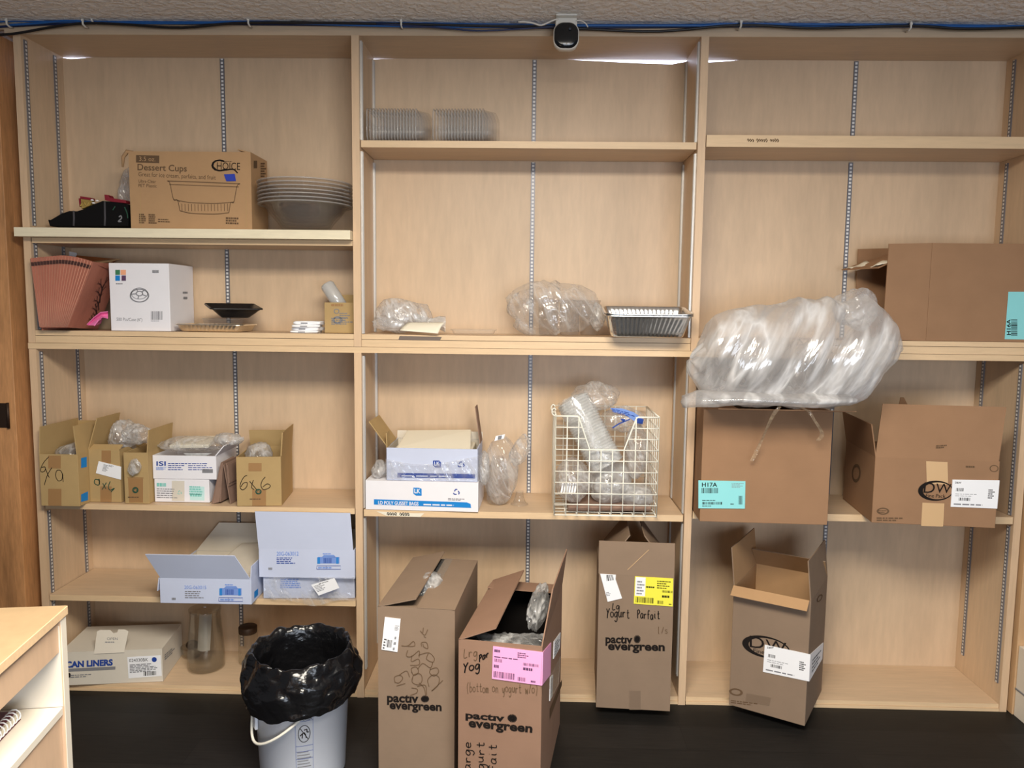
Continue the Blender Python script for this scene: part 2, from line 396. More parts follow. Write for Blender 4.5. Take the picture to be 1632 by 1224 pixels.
# ------------------------------------------------------------------ drawing on a face
SF = {  # stroke letters for marker handwriting: x 0..1, x-height 1, ascender 1.8, descender -.8
 'o': [[(.5, 1), (.1, .8), (.05, .3), (.4, 0), (.85, .2), (.9, .7), (.5, 1)]],
 'a': [[(.85, .9), (.4, 1), (.08, .6), (.15, .1), (.55, .05), (.85, .6), (.88, .9), (.85, .2), (1, 0)]],
 'g': [[(.85, .9), (.4, 1), (.08, .6), (.2, .15), (.6, .2), (.87, .9), (.82, -.4), (.45, -.8), (.1, -.5)]],
 'u': [[(.08, 1), (.12, .3), (.4, 0), (.75, .3), (.85, 1), (.85, .2), (1, 0)]],
 'r': [[(.15, 1), (.2, 0), (.22, .6), (.5, .95), (.85, .85)]],
 't': [[(.45, 1.6), (.45, .2), (.65, 0), (.9, .1)], [(.1, 1), (.85, 1.05)]],
 'i': [[(.4, 1), (.42, .2), (.6, 0)], [(.42, 1.4), (.46, 1.45)]],
 'f': [[(.9, 1.6), (.6, 1.8), (.4, 1.4), (.42, 0)], [(.1, .95), (.8, 1)]],
 'e': [[(.1, .5), (.85, .6), (.7, .95), (.3, .95), (.08, .5), (.3, .05), (.9, .15)]],
 'l': [[(.4, 1.8), (.4, .1), (.6, 0)]],
 'b': [[(.15, 1.8), (.15, 0), (.6, .02), (.88, .4), (.6, .9), (.2, .8)]],
 'n': [[(.1, 1), (.15, 0), (.2, .7), (.5, 1), (.8, .7), (.85, 0)]],
 's': [[(.8, .9), (.4, 1), (.15, .75), (.75, .35), (.6, .02), (.1, .1)]],
 'Y': [[(.05, 1.7), (.45, .9)], [(.95, 1.75), (.45, .9), (.25, -.1)]],
 'P': [[(.2, 1.7), (.22, 0)], [(.1, 1.6), (.6, 1.75), (.95, 1.35), (.6, .95), (.22, .9)]],
 'L': [[(.3, 1.7), (.15, .05), (.9, .1)]],
 'x': [[(.1, 1.1), (.85, -.1)], [(.85, 1.1), (.1, -.4)]],
 '6': [[(.75, 1.8), (.3, 1.2), (.08, .5), (.4, 0), (.85, .3), (.75, .8), (.3, .75), (.1, .4)]],
 '9': [[(.85, 1.5), (.45, 1.7), (.12, 1.25), (.4, .85), (.82, 1.2), (.85, 1.5), (.8, .6), (.65, 0)]],
 '(': [[(.7, 1.9), (.3, 1), (.6, -.4)]], ')': [[(.3, 1.9), (.7, 1), (.4, -.4)]], 'y': [[(.1, 1), (.2, .3), (.5, .1), (.85, 1), (.7, -.5), (.3, -.7)]], 'm': [[(.05, 1), (.08, 0), (.12, .7), (.3, 1), (.48, .7), (.5, 0), (.55, .7), (.75, 1), (.92, .7), (.95, 0)]], '/': [[(.8, 1.6), (.2, 0)]],
 'w': [[(.05, 1), (.25, 0), (.5, .8), (.72, 0), (.95, 1)]],
}
class Face:
    """a flat face in the local space of root: o + u*U + v*V, outward normal n"""
    def __init__(s, mb, root, o, u, v):
        s.mb = mb; s.root = root; s.o = Vector(o); s.u = Vector(u).normalized(); s.v = Vector(v).normalized(); s.n = s.u.cross(s.v)
        s.W = root.matrix_basis if root else Matrix.Identity(4); s.k = 0
    def P(s, a, b, lift): return s.o + s.u * a + s.v * b + s.n * lift
    def px(s, px, py):
        q = Ppl(px, py, s.W @ s.o, s.W.to_3x3() @ s.n); q = s.W.inverted() @ q - s.o
        return (q.dot(s.u), q.dot(s.v))
    def poly(s, pts, m, lift=.0008): s.mb.add([s.P(a, b, lift) for a, b in pts], [tuple(range(len(pts)))], m)
    def polypx(s, pts, m, lift=.0008): s.poly([s.px(*p) for p in pts], m, lift)
    def rect(s, a0, b0, a1, b1, m, lift=.0008): s.poly([(a0, b0), (a1, b0), (a1, b1), (a0, b1)], m, lift)
    def quad_map(s, q):
        q = [Vector(s.px(*p)) for p in q]   # bl, br, tr, tl
        return lambda x, y: (q[0] * (1 - x) * (1 - y) + q[1] * x * (1 - y) + q[2] * x * y + q[3] * (1 - x) * y)
    def text(s, t_, q, m, bold=.0, lift=.0012):
        """lettering fitted to the quad q of pixel corners bl, br, tr, tl"""
        f = s.quad_map(q); vs, fs = text_mesh(t_, bold)
        s.mb.add([s.P(*f(x, y), lift) for x, y in vs], fs, m)
    def qrect(s, q, r, m, lift=.0012):
        f = s.quad_map(q); x0, y0, x1, y1 = r
        s.poly([f(x0, y0), f(x1, y0), f(x1, y1), f(x0, y1)], m, lift)
    def bars(s, q, r, n, m, lift=.0013, seed=1):
        rnd = random.Random(seed); x0, y0, x1, y1 = r; st = (x1 - x0) / n
        for i in range(n):
            s.qrect(q, (x0 + i * st, y0, x0 + i * st + st * rnd.choice((.35, .5, .8)), y1), m, lift)
    def lines(s, q, r, n, m, lift=.0012, seed=1, fill=.5):
        """unreadable small print as broken bars"""
        rnd = random.Random(seed); x0, y0, x1, y1 = r; h = (y1 - y0) / n
        for j in range(n):
            x = x0; xe = x0 + (x1 - x0) * rnd.uniform(.65, 1)
            while x < xe:
                l = (x1 - x0) * rnd.uniform(.06, .2); s.qrect(q, (x, y0 + j * h, min(x + l, xe), y0 + j * h + h * fill), m, lift); x += l + (x1 - x0) * .03
    def stroke(s, pts, wd, m, lift=.0014):
        P = [Vector(p) for p in pts]; n = len(P); vs = []
        for i in range(n):
            d = (P[min(i + 1, n - 1)] - P[max(i - 1, 0)])
            d = d.normalized() if d.length > 1e-9 else Vector((1, 0)); e = Vector((-d.y, d.x)) * wd / 2
            vs += [s.P(*(P[i] + e), lift), s.P(*(P[i] - e), lift)]
        s.mb.add(vs, [(2 * i, 2 * i + 1, 2 * i + 3, 2 * i + 2) for i in range(n - 1)], m)
    def strokepx(s, pts, wpx, m, lift=.0014, smooth=True):
        q = [s.px(*p) for p in pts]
        if smooth and len(q) > 2: q = crom(q)
        a = Vector(s.px(*pts[0])); b = Vector(s.px(pts[0][0] + 1, pts[0][1])); s.stroke(q, wpx * (a - b).length, m, lift)
    def hand(s, t_, q, m, wpx=1.3, lift=.0014, seed=3):
        """handwriting fitted so that letters of x-height run along quad q"""
        f = s.quad_map(q); rnd = random.Random(seed); n = len(t_); a = Vector(s.px(*q[0])); b = Vector(s.px(q[0][0] + 1, q[0][1])); wd = wpx * (a - b).length
        for i, ch in enumerate(t_):
            if ch == ' ': continue
            dy = rnd.uniform(-.06, .06)
            for st in SF[ch]:
                pts = [f((i + .08 + x * .84) / n, (y + .8) / 2.6 + dy) for x, y in st]
                s.stroke(crom(pts) if len(pts) > 2 else pts, wd, m, lift)
    def ring(s, q, th, m, n=48, lift=.0012, th2=None):
        """elliptic ring in quad q; th, th2 = thickness at left and right as share of radius"""
        f = s.quad_map(q); vs = []
        th2 = th if th2 is None else th2
        for i in range(n):
            g = 2 * PI * i / n; c, d = math.cos(g), math.sin(g); k = th + (th2 - th) * (c + 1) / 2
            vs += [s.P(*f(.5 + .5 * c, .5 + .5 * d), lift), s.P(*f(.5 + (.5 - k * .5) * c, .5 + (.5 - k * .5) * d), lift)]
        s.mb.add(vs, [(2 * i, (2 * i + 2) % (2 * n), (2 * i + 3) % (2 * n), 2 * i + 1) for i in range(n)], m)
    def disc(s, q, m, n=24, lift=.0012):
        f = s.quad_map(q); s.mb.add([s.P(*f(.5 + .5 * math.cos(2 * PI * i / n), .5 + .5 * math.sin(2 * PI * i / n)), lift) for i in range(n)], [tuple(range(n))], m)
def crom(q, k=6):
    q = [Vector(p) for p in q]; o = []
    for i in range(len(q) - 1):
        p0, p1, p2, p3 = q[max(i - 1, 0)], q[i], q[i + 1], q[min(i + 2, len(q) - 1)]
        for j in range(k):
            t_ = j / k; o.append(.5 * ((2 * p1) + (p2 - p0) * t_ + (2 * p0 - 5 * p1 + 4 * p2 - p3) * t_ ** 2 + (3 * p1 - p0 - 3 * p2 + p3) * t_ ** 3))
    o.append(q[-1]); return o
def Q(x0, y0, x1, y1, sl=0.0, sk=0.0):
    """pixel quad bl, br, tr, tl from left/top/right/bottom, sloping down sl px per px, leaning sk px to the right at the top"""
    w_ = (x1 - x0) * sl
    return [(x0, y1), (x1, y1 + w_), (x1 + sk, y0 + w_), (x0 + sk, y0)]

# ------------------------------------------------------------------ cartons
class Carton:
    def __init__(s, name, label, bl, br, z, tl, D, mat, closed=True, group=None, cat='cardboard box', ys=None, yaw=None, inner=None, edge_z=None, H=None, th=.004, gap=.003):
        """front edge through pixels bl..br at height z (or at distances ys); tl = pixel of the front top corner"""
        if ys: L = Py(*bl, ys[0]); Rr = Py(*br, ys[1])
        else: L = Pz(*bl, z if edge_z is None else edge_z); Rr = Pz(*br, z if edge_z is None else edge_z)
        if yaw is not None: Rr = Ppl(*br, L, Vector((-math.sin(yaw), math.cos(yaw), 0)))
        L.z = Rr.z = z
        d = Rr - L; s.W = d.length; yaw = math.atan2(d.y, d.x); n = Vector((-math.sin(yaw), math.cos(yaw), 0))
        s.H = H or (Ppl(*tl, L, n).z - z); s.D = D
        c = (L + Rr) / 2 + n * D / 2
        s.root = thing(name, label, cat, c, yaw, group); s.mb = MB(); s.mat = mat; s.inner = inner or mat
        W2, D2, H_ = s.W / 2, D / 2, s.H; m = s.mb
        if closed: m.box((-W2, -D2, 0), (W2, D2, H_), mat)
        else:
            o = [(-W2, -D2), (W2, -D2), (W2, D2), (-W2, D2)]; i = [(-W2 + th, -D2 + th), (W2 - th, -D2 + th), (W2 - th, D2 - th), (-W2 + th, D2 - th)]
            m.add([(x, y, 0) for x, y in o] + [(x, y, H_) for x, y in o], [(3, 2, 1, 0)] + [(k, (k + 1) % 4, (k + 1) % 4 + 4, k + 4) for k in range(4)], mat)
            m.add([(x, y, H_) for x, y in o] + [(x, y, H_) for x, y in i], [(k, (k + 1) % 4, (k + 1) % 4 + 4, k + 4) for k in range(4)], mat)
            m.add([(x, y, H_) for x, y in i] + [(x, y, th) for x, y in i], [(k, (k + 1) % 4, (k + 1) % 4 + 4, k + 4) for k in range(4)] + [(4, 5, 6, 7)], s.inner)
        s.front = Face(m, s.root, (-W2, -D2, 0), (1, 0, 0), (0, 0, 1))
        s.right = Face(m, s.root, (W2, -D2, 0), (0, 1, 0), (0, 0, 1))
        s.left = Face(m, s.root, (-W2, D2, 0), (0, -1, 0), (0, 0, 1))
        s.top = Face(m, s.root, (-W2, -D2, H_), (1, 0, 0), (0, 1, 0))
        print('CARTON', label[:40], 'W%.3f H%.3f D%.3f' % (s.W, s.H, D), 'yaw%.1f' % math.degrees(yaw), 'front y %.3f %.3f' % (L.y, Rr.y), 'x %.3f %.3f' % (L.x, Rr.x))
    def flap(s, side, ln, ang, t0=0.0, t1=1.0, skew=0.0, taper=0.0, mat=None, inner=None, name='flap', lift=0.0, build=True):
        """slab hinged on the top edge of one side; ang 0 = closed inwards, 90 = upright, 180 = folded flat outwards"""
        W2, D2, H_ = s.W / 2, s.D / 2, s.H + lift
        a, b, inn = {'front': ((-W2, -D2), (W2, -D2), (0, 1)), 'back': ((W2, D2), (-W2, D2), (0, -1)), 'left': ((-W2, D2), (-W2, -D2), (1, 0)), 'right': ((W2, -D2), (W2, D2), (-1, 0))}[side]
        A = Vector((*a, H_)); B = Vector((*b, H_)); e = (B - A).normalized(); l_ = (B - A).length
        A, B = A + e * l_ * t0, A + e * l_ * t1
        d = Vector((inn[0] * math.cos(R(ang)), inn[1] * math.cos(R(ang)), math.sin(R(ang)))) * ln + e * skew
        mb = MB(); n = (B - A).cross(d).normalized()
        p = [A, B, B + d - e * taper, A + d + e * taper]
        th = .0035; vs = p + [q - n * th for q in p]
        mb.add(vs, [(0, 1, 2, 3)], mat or s.mat); mb.add(vs, [(7, 6, 5, 4)], inner or s.inner)
        mb.add(vs, [(0, 4, 5, 1), (1, 5, 6, 2), (2, 6, 7, 3), (3, 7, 4, 0)], mat or s.mat)
        f = Face(mb, s.root, A, e, d)
        if build: return mb.build(name, s.root)
        return mb, f
    def sticker(s, face, pts, m, name='label', draw=None, label=None):
        """paper stuck on a face, with its print in the same mesh"""
        mb = MB(); f = Face(mb, s.root, face.o + face.n * .0016, face.u, face.v); q = [f.px(*p) for p in pts]
        base = [f.P(a, b, -.0014) for a, b in q]; topv = [f.P(a, b, .0011) for a, b in q]; n = len(q)
        mb.add(base + topv, [tuple(range(n, 2 * n))] + [(k, (k + 1) % n, (k + 1) % n + n, k + n) for k in range(n)], m)
        if draw: draw(f, pts)
        o = mb.build(name, s.root)
        if label: o['label'] = label
        return o
    def done(s, bevel=.0015): return s.mb.build('body', s.root, bevel)

# ================================================================== the room
CEIL = 2.444
m = MB(); m.box((-3.2, -5.2, -.06), (3.2, .6, 0), floor_mat); struct('floor', m)
m = MB(); m.box((-3.2, -5.2, CEIL), (3.2, .6, CEIL + .05), ceil_mat); struct('ceiling', m)
# back wall behind the shelves, with an added glowing strip that brightens the gaps over the back panels
m = MB(); m.box((-3.2, .312, 0), (3.2, .40, 2.37), wall_mat); m.box((-3.2, .312, 2.441), (3.2, .40, CEIL), wall_mat)
m.box((-3.2, .312, 2.37), (-1.9, .40, 2.441), wall_mat); m.box((1.9, .312, 2.37), (3.2, .40, 2.441), wall_mat); struct('wall_back', m)
m = MB(); m.box((-1.9, .325, 2.37), (1.9, .335, 2.441), glow_mat); struct('added_glow_1', m)
# stained casing with hinge at the left, end trim at the right
m = MB(); m.box((-2.05, -.03, 0), (-1.868, .30, 2.40), wood_dark); struct('trim_1', m, .002)
m = MB(); m.box((-3.2, -.02, 0), (-2.05, .30, CEIL), wood_dark); struct('wall_left', m)
m = MB(); m.box((1.795, -.02, 0), (1.835, .30, CEIL), wood_worn); struct('trim_2', m, .002)
m = MB(); m.box((1.835, -.06, 0), (3.2, .30, CEIL), wood_worn); struct('wall_right', m)
m = MB(); m.box((1.80, -.10, 0), (1.86, -.022, .265), counter_white); m.box((1.797, -.10, .10), (1.80, -.022, .106), ink_grey); struct('baseboard_right', m, .003)
t = thing('door_hinge', 'dark metal hinge leaf on the stained wooden casing left of the shelves', 'hinge', (-1.915, -.031, 1.06))
m = MB(); m.box((-.02, -.002, -.045), (.02, .001, .045), hinge_metal); m.build('leaf', t)
m = MB(); m.tube([(.022, -.004, -.047), (.022, -.004, .047)], .005, hinge_metal, 10); m.build('pin', t)

# ================================================================== shelving: upper unit on lower unit
XL, X1, X2, XR = -1.80, -.620, .588, 1.760     # inner left face, divider centres, inner right face
TH = .0265
UD, LD = .245, .30
ZT, ZLED, ZJ, ZB = 2.405, 1.370, 1.325, 1.303
def standard(parent, x, y, z0, z1, axis, name='standard'):
    """slotted channel; axis 'x' lies on a back panel, 'y' on a side panel"""
    m = MB(); h = z1 - z0
    if axis == 'x':
        m.box((-.008, -.004, 0), (.008, 0, h), steel)
    else:
        sgn = axis
        a, b = (0, .004) if sgn > 0 else (-.004, 0)
        m.box((a, -.008, 0), (b, .008, h), steel)
        if abs(x) < .7: m.box((a * 1.6, -.0085, 0), (b * 1.6, -.0055, h), steel_plain); m.box((a * 1.6, .0055, 0), (b * 1.6, .0085, h), steel_plain)
    o = m.build(name, parent); o.location = (x, y, z0); return o
def vboard(parent, name, x0, x1, y0, y1, z0, z1):
    m = MB(); m.box((x0, y0, z0), (x1, y1, z1), wood_v)
    m.box((x0 + .0002, y0 - .0012, z0), (x1 - .0002, y0, z1), wood_edge_v); return m.build(name, parent)
def hboard(parent, name, x0, x1, y0, y1, z0, z1, edge=wood_edge, top=wood_h):
    m = MB(); m.box((x0, y0, z0), (x1, y1, z1), top)
    m.box((x0, y0 - .0012, z0 + .0002), (x1, y0, z1 - .0002), edge); return m.build(name, parent)
UPRZ = CEIL - .002
up_u = thing('shelving_unit', 'upper maple shelving with three open bays, under the cable run at the ceiling', 'shelving unit', (0, 0, 0))
lo_u = thing('shelving_unit', 'lower maple shelving with three open bays, standing on the dark floor', 'shelving unit', (0, 0, 0))
# upper
vboard(up_u, 'side_panel', XL - TH, XL, 0, UD, ZJ, ZT)
vboard(up_u, 'side_panel', XR, XR + TH, 0, UD, ZJ, ZT)
for x in (X1, X2): vboard(up_u, 'divider', x - TH / 2, x + TH / 2, -.004, UD, ZJ, ZT)
hboard(up_u, 'top_board', XL - TH - .03, XR + TH, .0, UD + .007, ZT, ZT + .018, wood_h, wood_h)
m = MB(); m.box((XL - TH - .06, .006, ZT + .0182), (XR + TH, .024, UPRZ), wood_h); m.build('header_board', up_u)
bays = [(XL, X1 - TH / 2), (X1 + TH / 2, X2 - TH / 2), (X2 + TH / 2, XR)]
for i, (a, b) in enumerate(bays):
    # back panel; its top edge dips where the added glow shows
    m = MB(); zt = ZT - .0003
    prof = [[(a, zt - .001), (a + .03, zt - .006), (a + .12, zt)], [(a, zt - .003), (a + .10, zt), (.11, zt), (.40, zt - .013), (.52, zt - .016), (b, zt - .006)], [(a, zt - .012), (a + .10, zt - .006), (a + .18, zt)]][i]
    prof[0] = (a - .01, prof[0][1]) if i < 3 else prof[0]
    pts = [(a - .01, ZJ), (b + .01, ZJ), (b + .01, zt)] + [(b, zt)] * (i != 1) + [p for p in reversed(prof)]
    pts = [p for k, p in enumerate(pts) if k == 0 or p != pts[k - 1]]
    m.prism([(x, UD, z) for x, z in pts], (0, .006, 0), wood_back); m.build('back_panel', up_u)
    hboard(up_u, 'bottom_board', a + .001, b - .001, .0, UD - .002, ZLED - .018, ZLED)
    hboard(up_u, 'bottom_rail', a + .001, b - .001, -.001, .019, ZJ, ZLED - .0195)
    zz = [(ZLED, 1.70 if i == 0 else 2.028), (1.745 if i == 0 else 2.053, ZT)]
    if i == 2: zz = [(ZLED, 2.036), (2.077, ZT)]
    for z0, z1 in zz:
        standard(up_u, [(-1.185), .004, 1.205][i], UD, z0 + .002, z1 - .004, 'x')
        if i < 2:
            standard(up_u, a, .022, z0 + .002, z1 - .012, 1); standard(up_u, a, UD - .055 if i == 0 else UD - .012, z0 + .002, z1 - .012, 1)
        if i > 0:
            standard(up_u, b, .022, z0 + .002, z1 - .012, -1); standard(up_u, b, UD - .012 if i == 1 else UD - .05, z0 + .002, z1 - .012, -1)
hboard(up_u, 'shelf', XL + .003, X1 - TH / 2 - .003, .004, .235, 1.684, 1.703)
hboard(up_u, 'shelf', X1 + TH / 2 + .003, X2 - TH / 2 - .003, .004, .235, 2.028, 2.052)
hboard(up_u, 'shelf', X2 + TH / 2 + .003, XR - .003, -.004, .235, 2.036, 2.076)
# lower
vboard(lo_u, 'side_panel', XL - TH, XL, 0, LD, 0, ZB)
vboard(lo_u, 'side_panel', XR, XR + TH, 0, LD, 0, ZB)
for x in (X1, X2 - .002): vboard(lo_u, 'divider', x - TH / 2, x + TH / 2, -.004, LD, .0, ZB)
hboard(lo_u, 'top_board', XL - TH, XR + TH, -.003, LD, ZB, ZJ - .001)
for i, (a, b) in enumerate(bays):
    m = MB(); m.box((a - .01, LD, 0), (b + .01, LD + .006, ZB), wood_back); m.build('back_panel', lo_u)
    hboard(lo_u, 'base_board', a + .001, b - .001, .004, LD - .001, .012, .028, wood_edge, wood_h)
    hboard(lo_u, 'base_rail', a + .001, b - .001, .0, .018, .0, .0115)
    zs = [[.030, .355, .706, ZB], [.030, .700, ZB], [.030, .712, ZB]][i]
    tops = {.355: .375, .706: .727, .700: .724, .712: .738, .030: .030}
    for k in range(len(zs) - 1):
        z0 = tops[zs[k]]; z1 = zs[k + 1]
        if k == 0: z0 = .10 if i else .05
        standard(lo_u, [(-1.185), .004, 1.205][i], LD, z0 + .002, z1 - .004, 'x')
        if i < 2:
            standard(lo_u, a, .024, z0 + .002, z1 - .012, 1); standard(lo_u, a, LD - .05, z0 + .002, z1 - .012, 1)
        if i > 0:
            standard(lo_u, b, .024, z0 + .002, z1 - .012, -1); standard(lo_u, b, LD - .05, z0 + .002, z1 - .012, -1)
hboard(lo_u, 'shelf', XL + .004, X1 - TH / 2 - .004, .003, LD - .006, .706, .727)
hboard(lo_u, 'shelf', XL + .004, X1 - TH / 2 - .004, .003, LD - .006, .353, .375)
hboard(lo_u, 'shelf', X1 + TH / 2 + .004, X2 - TH / 2 - .006, .0, LD - .006, .700, .724)
hboard(lo_u, 'shelf', X2 + TH / 2 + .002, XR - .004, .0, LD - .006, .712, .738)
# handwriting on two shelf edges (on the shelves themselves)
m = MB(); f = Face(m, up_u, (0, -.0056, 0), (1, 0, 0), (0, 0, 1))
for k in range(14):
    if k not in (3, 9): f.strokepx([(1191 + k * 3.6, 224 + k * .05), (1192 + k * 3.6, 221.4 + (k % 4) * .4), (1193.6 + k * 3.6, 223.6), (1192.4 + k * 3.6, 225.4 + (k % 5) * .4), (1194.4 + k * 3.6, 224)], .9, ink_soft)
m.build('marker_scribble', up_u)
m = MB(); f = Face(m, lo_u, (0, -.0016, 0), (1, 0, 0), (0, 0, 1))
f.polypx([(600, 815), (660, 818), (676, 818), (670, 824), (616, 822)], paper_c, .0004)
for k in range(9):
    if k != 4: f.strokepx([(617 + k * 4, 820 + k * .1), (618 + k * 4, 816.6 + k * .1), (620 + k * 4, 818 + (k % 3) * .8), (618.4 + k * 4, 820.4 + k * .1), (620.6 + k * 4, 820.2 + k * .1)], 1.0, ink)
m.build('masking_strip', lo_u)

# loose white board lying on the left upper shelf
wb0, wb1 = Py(22, 366, -.04), Py(558, 377, -.04)
t = thing('white_board', 'loose white-painted board lying across the upper left shelf, sticking out in front', 'board', (0, 0, 0))
m = MB(); m.box((wb0.x, -.04, 1.7035), (wb1.x, -.0045, 1.735), white_board); m.box((XL + .004, -.0045, 1.7035), (wb1.x, .22, 1.735), white_board)
m.build('board', t)
zA = 1.735

# ================================================================== cables and camera along the ceiling
def cable(pts, r, m, label, name='cable', y=-.012):
    q = crom([Py(px, py, y - dy) for px, py, dy in pts], 5)
    mb = MB(); mb.tube(q, r, m, 8); return tag(mb.build(name), label, 'cable')
cable([(-30, 36, .0), (30, 33, .004), (100, 35, .006), (250, 34, .005), (400, 35, .004), (560, 36, .004), (700, 38, .004), (890, 40, .006), (1100, 40, .005), (1180, 38, .005), (1450, 40, .005), (1660, 42, .005)], .0042, cable_blue, 'bright blue network cable, topmost of the run under the ceiling')
cable([(14, 40, .012), (60, 37, .012), (110, 33, .014), (160, 36, .013), (300, 37, .013), (400, 34, .012), (560, 40, .014), (740, 43, .014), (900, 41, .012), (1180, 41, .012), (1340, 44, .013), (1450, 42, .012), (1660, 44, .012)], .0040, cable_blue, 'blue network cable just below the topmost one, bundled tight with it')
cable([(-30, 46, -.008), (10, 42, -.008), (140, 37, -.008), (350, 38, -.008), (540, 40, -.008), (720, 42, -.008), (900, 44, -.008), (1180, 42, -.008), (1340, 41, -.008), (1450, 42, -.008), (1660, 45, -.008)], .0042, cable_navy, 'navy cable behind the bright blue ones in the ceiling run')
cable([(600, 38, .022), (700, 44, .024), (760, 49, .024), (830, 46, .022), (900, 41, .02)], .0030, cable_navy, 'thin navy cable sagging left of the security camera')
cable([(-30, 56, .02), (20, 54, .02), (90, 42, .02), (140, 37, .02), (200, 39, .02), (290, 44, .02), (400, 36, .02), (620, 38, .019), (760, 41, .018), (870, 42, .016), (930, 46, .018), (1050, 50, .02), (1180, 40, .02), (1300, 45, .02), (1450, 41, .02), (1540, 46, .02), (1660, 43, .02)], .0046, cable_black, 'black cable looping lowest along the shelf header')
for n_, (px, py) in enumerate([(148, 28), (134, 34), (397, 33), (640, 35), (1180, 37), (1450, 40), (13, 34)]):
    p = Py(px, py, -.03)
    where = ['above the upper left bay, upper of a close pair', 'above the upper left bay, lower of a close pair', 'over the right part of the upper left bay', 'over the left part of the middle bay', 'over the left part of the upper right bay', 'over the right part of the upper right bay', 'at the far left corner of the cable run'][n_]
    t = thing('cable_clip', 'small white cable clip ' + where, 'cable clip', p)
    m = MB(); m.tube([(0, .022, .010), (0, .006, .012), (0, -.009, .006), (0, -.009, -.012), (0, .006, -.016), (0, .022, -.014)], .0035, white_plastic, 6); m.build('loop', t)
    m = MB(); m.box((-.004, -.013, -.003), (.004, -.006, .005), white_plastic); m.build('head', t, .001)
cx = Py(902, 55, -.07)
t = thing('security_camera', 'small rounded black-faced security camera hanging from a white ceiling mount', 'security camera', (cx.x, -.07, CEIL))
m = MB(); m.box((-.036, -.03, -.006), (.036, .045, 0), white_plastic); m.build('mount_plate', t, .003)
m = MB()
m.loft([[(x * k, y, z) for x, y in ((-.036, -.012), (.036, -.012), (.036, .02), (-.036, .02))] for k, z in ((1, -.006), (1, -.03), (.72, -.048), (.72, -.062))], white_plastic, False, (True, True)); m.build('bracket', t, .004)
def rr(w_, l_, r_, n=6, z=0.0):
    o = []
    for cx_, cy_, g0 in ((w_ / 2 - r_, l_ / 2 - r_, 0), (-w_ / 2 + r_, l_ / 2 - r_, 90), (-w_ / 2 + r_, -l_ / 2 + r_, 180), (w_ / 2 - r_, -l_ / 2 + r_, 270)):
        for k in range(n + 1):
            g = R(g0 + 90 * k / n); o.append((cx_ + r_ * math.cos(g), cy_ + r_ * math.sin(g), z))
    return o
def face_ring(w_, h_, r_, y, zc): return [(x, y, zc + z) for x, z, _ in rr(w_, h_, r_, 6)]
zc = Py(905, 57, -.09).z - CEIL
m = MB(); m.loft([face_ring(.05, .05, .02, .03, zc), face_ring(.082, .084, .03, .012, zc), face_ring(.086, .088, .032, -.018, zc), face_ring(.080, .082, .030, -.022, zc)], white_plastic, True, (True, True)); m.build('housing', t)
m = MB(); m.loft([face_ring(.080, .082, .030, -.022, zc), face_ring(.078, .080, .030, -.027, zc), face_ring(.060, .062, .024, -.030, zc)], camera_black, True, (False, True))
m.lathe([(.0, 0), (.004, 0), (.0045, .002)], lens_mat, 16, M=Matrix.Translation((.012, -.031, zc + .018)) @ Matrix.Rotation(R(90), 4, 'X'))
m.build('face', t)
m = MB()
for dx in (-.010, .004): m.box((dx, -.0312, zc - .031), (dx + .008, -.0300, zc - .027), paper)
m.build('maker_mark', t)
tw = [Py(px, py, -.085) - Vector(t.location) for px, py in ((826, 35), (838, 35), (850, 37), (863, 40), (880, 33), (890, 30))]
m = MB(); m.tube(crom(tw, 4), .0028, white_plastic, 6); m.build('power_lead', t)
tw = [Py(px, py, -.085) - Vector(t.location) for px, py in ((918, 33), (926, 33), (933, 37), (937, 43))]
m = MB(); m.tube(crom(tw, 4), [.002] * 13 + [.003, .004, .0045, .0045, .0045, .0045][:6], white_plastic, 6); m.build('lead_plug', t)

# ================================================================== cartons with print
def pactiv(f, q1, qd, q2, m=ink):
    f.text('pactıv', q1, m, .035); f.text('evergreen', q2, m, .035)
    g = f.quad_map(qd)
    for k in range(16):
        a = 2 * PI * k / 16
        f.stroke([g(.5 + .12 * math.cos(a), .5 + .12 * math.sin(a)), g(.5 + .5 * math.cos(a), .5 + .5 * math.sin(a))], (Vector(g(0, .5)) - Vector(g(1, .5))).length * .13, m)
    f.disc([g(.2, .2), g(.8, .2), g(.8, .8), g(.2, .8)], m) if False else None
    n = 20; f.mb.add([f.P(*g(.5 + .34 * math.cos(2 * PI * i / n), .5 + .34 * math.sin(2 * PI * i / n)), .0011) for i in range(n)], [tuple(range(n))], m)
def recycle(f, q, m):
    g = f.quad_map(q); w_ = (Vector(g(0, 0)) - Vector(g(1, 0))).length * .16
    for k in range(3):
        a0 = PI / 2 + 2 * PI * k / 3
        c = [(.5 + .44 * math.cos(a0 + d), .45 + .44 * math.sin(a0 + d)) for d in (-.28, .28)]
        e = (.5 + .44 * math.cos(a0 + 2 * PI / 3 - .28), .45 + .44 * math.sin(a0 + 2 * PI / 3 - .28))
        f.stroke([g(*c[0]), g(*c[1]), g(c[1][0] + (e[0] - c[1][0]) * .55, c[1][1] + (e[1] - c[1][1]) * .55)], w_, m)
def dw_logo(f, q, cover=None):
    """heavy oval with serif capitals"""
    f.ring(q, .28, ink, 56, .0010, .06)
    g = f.quad_map(q)
    f.text('D', [unq(f, g, .16, .38), unq(f, g, .47, .38), unq(f, g, .47, .90), unq(f, g, .16, .90)], ink, .0)
    f.text('W', [unq(f, g, .50, .40), unq(f, g, .93, .40), unq(f, g, .93, .86), unq(f, g, .50, .86)], ink, .0)
    f.text('Fine Pack', [unq(f, g, .24, .16), unq(f, g, .80, .16), unq(f, g, .80, .34), unq(f, g, .24, .34)], ink, .0)
from bpy_extras.object_utils import world_to_camera_view
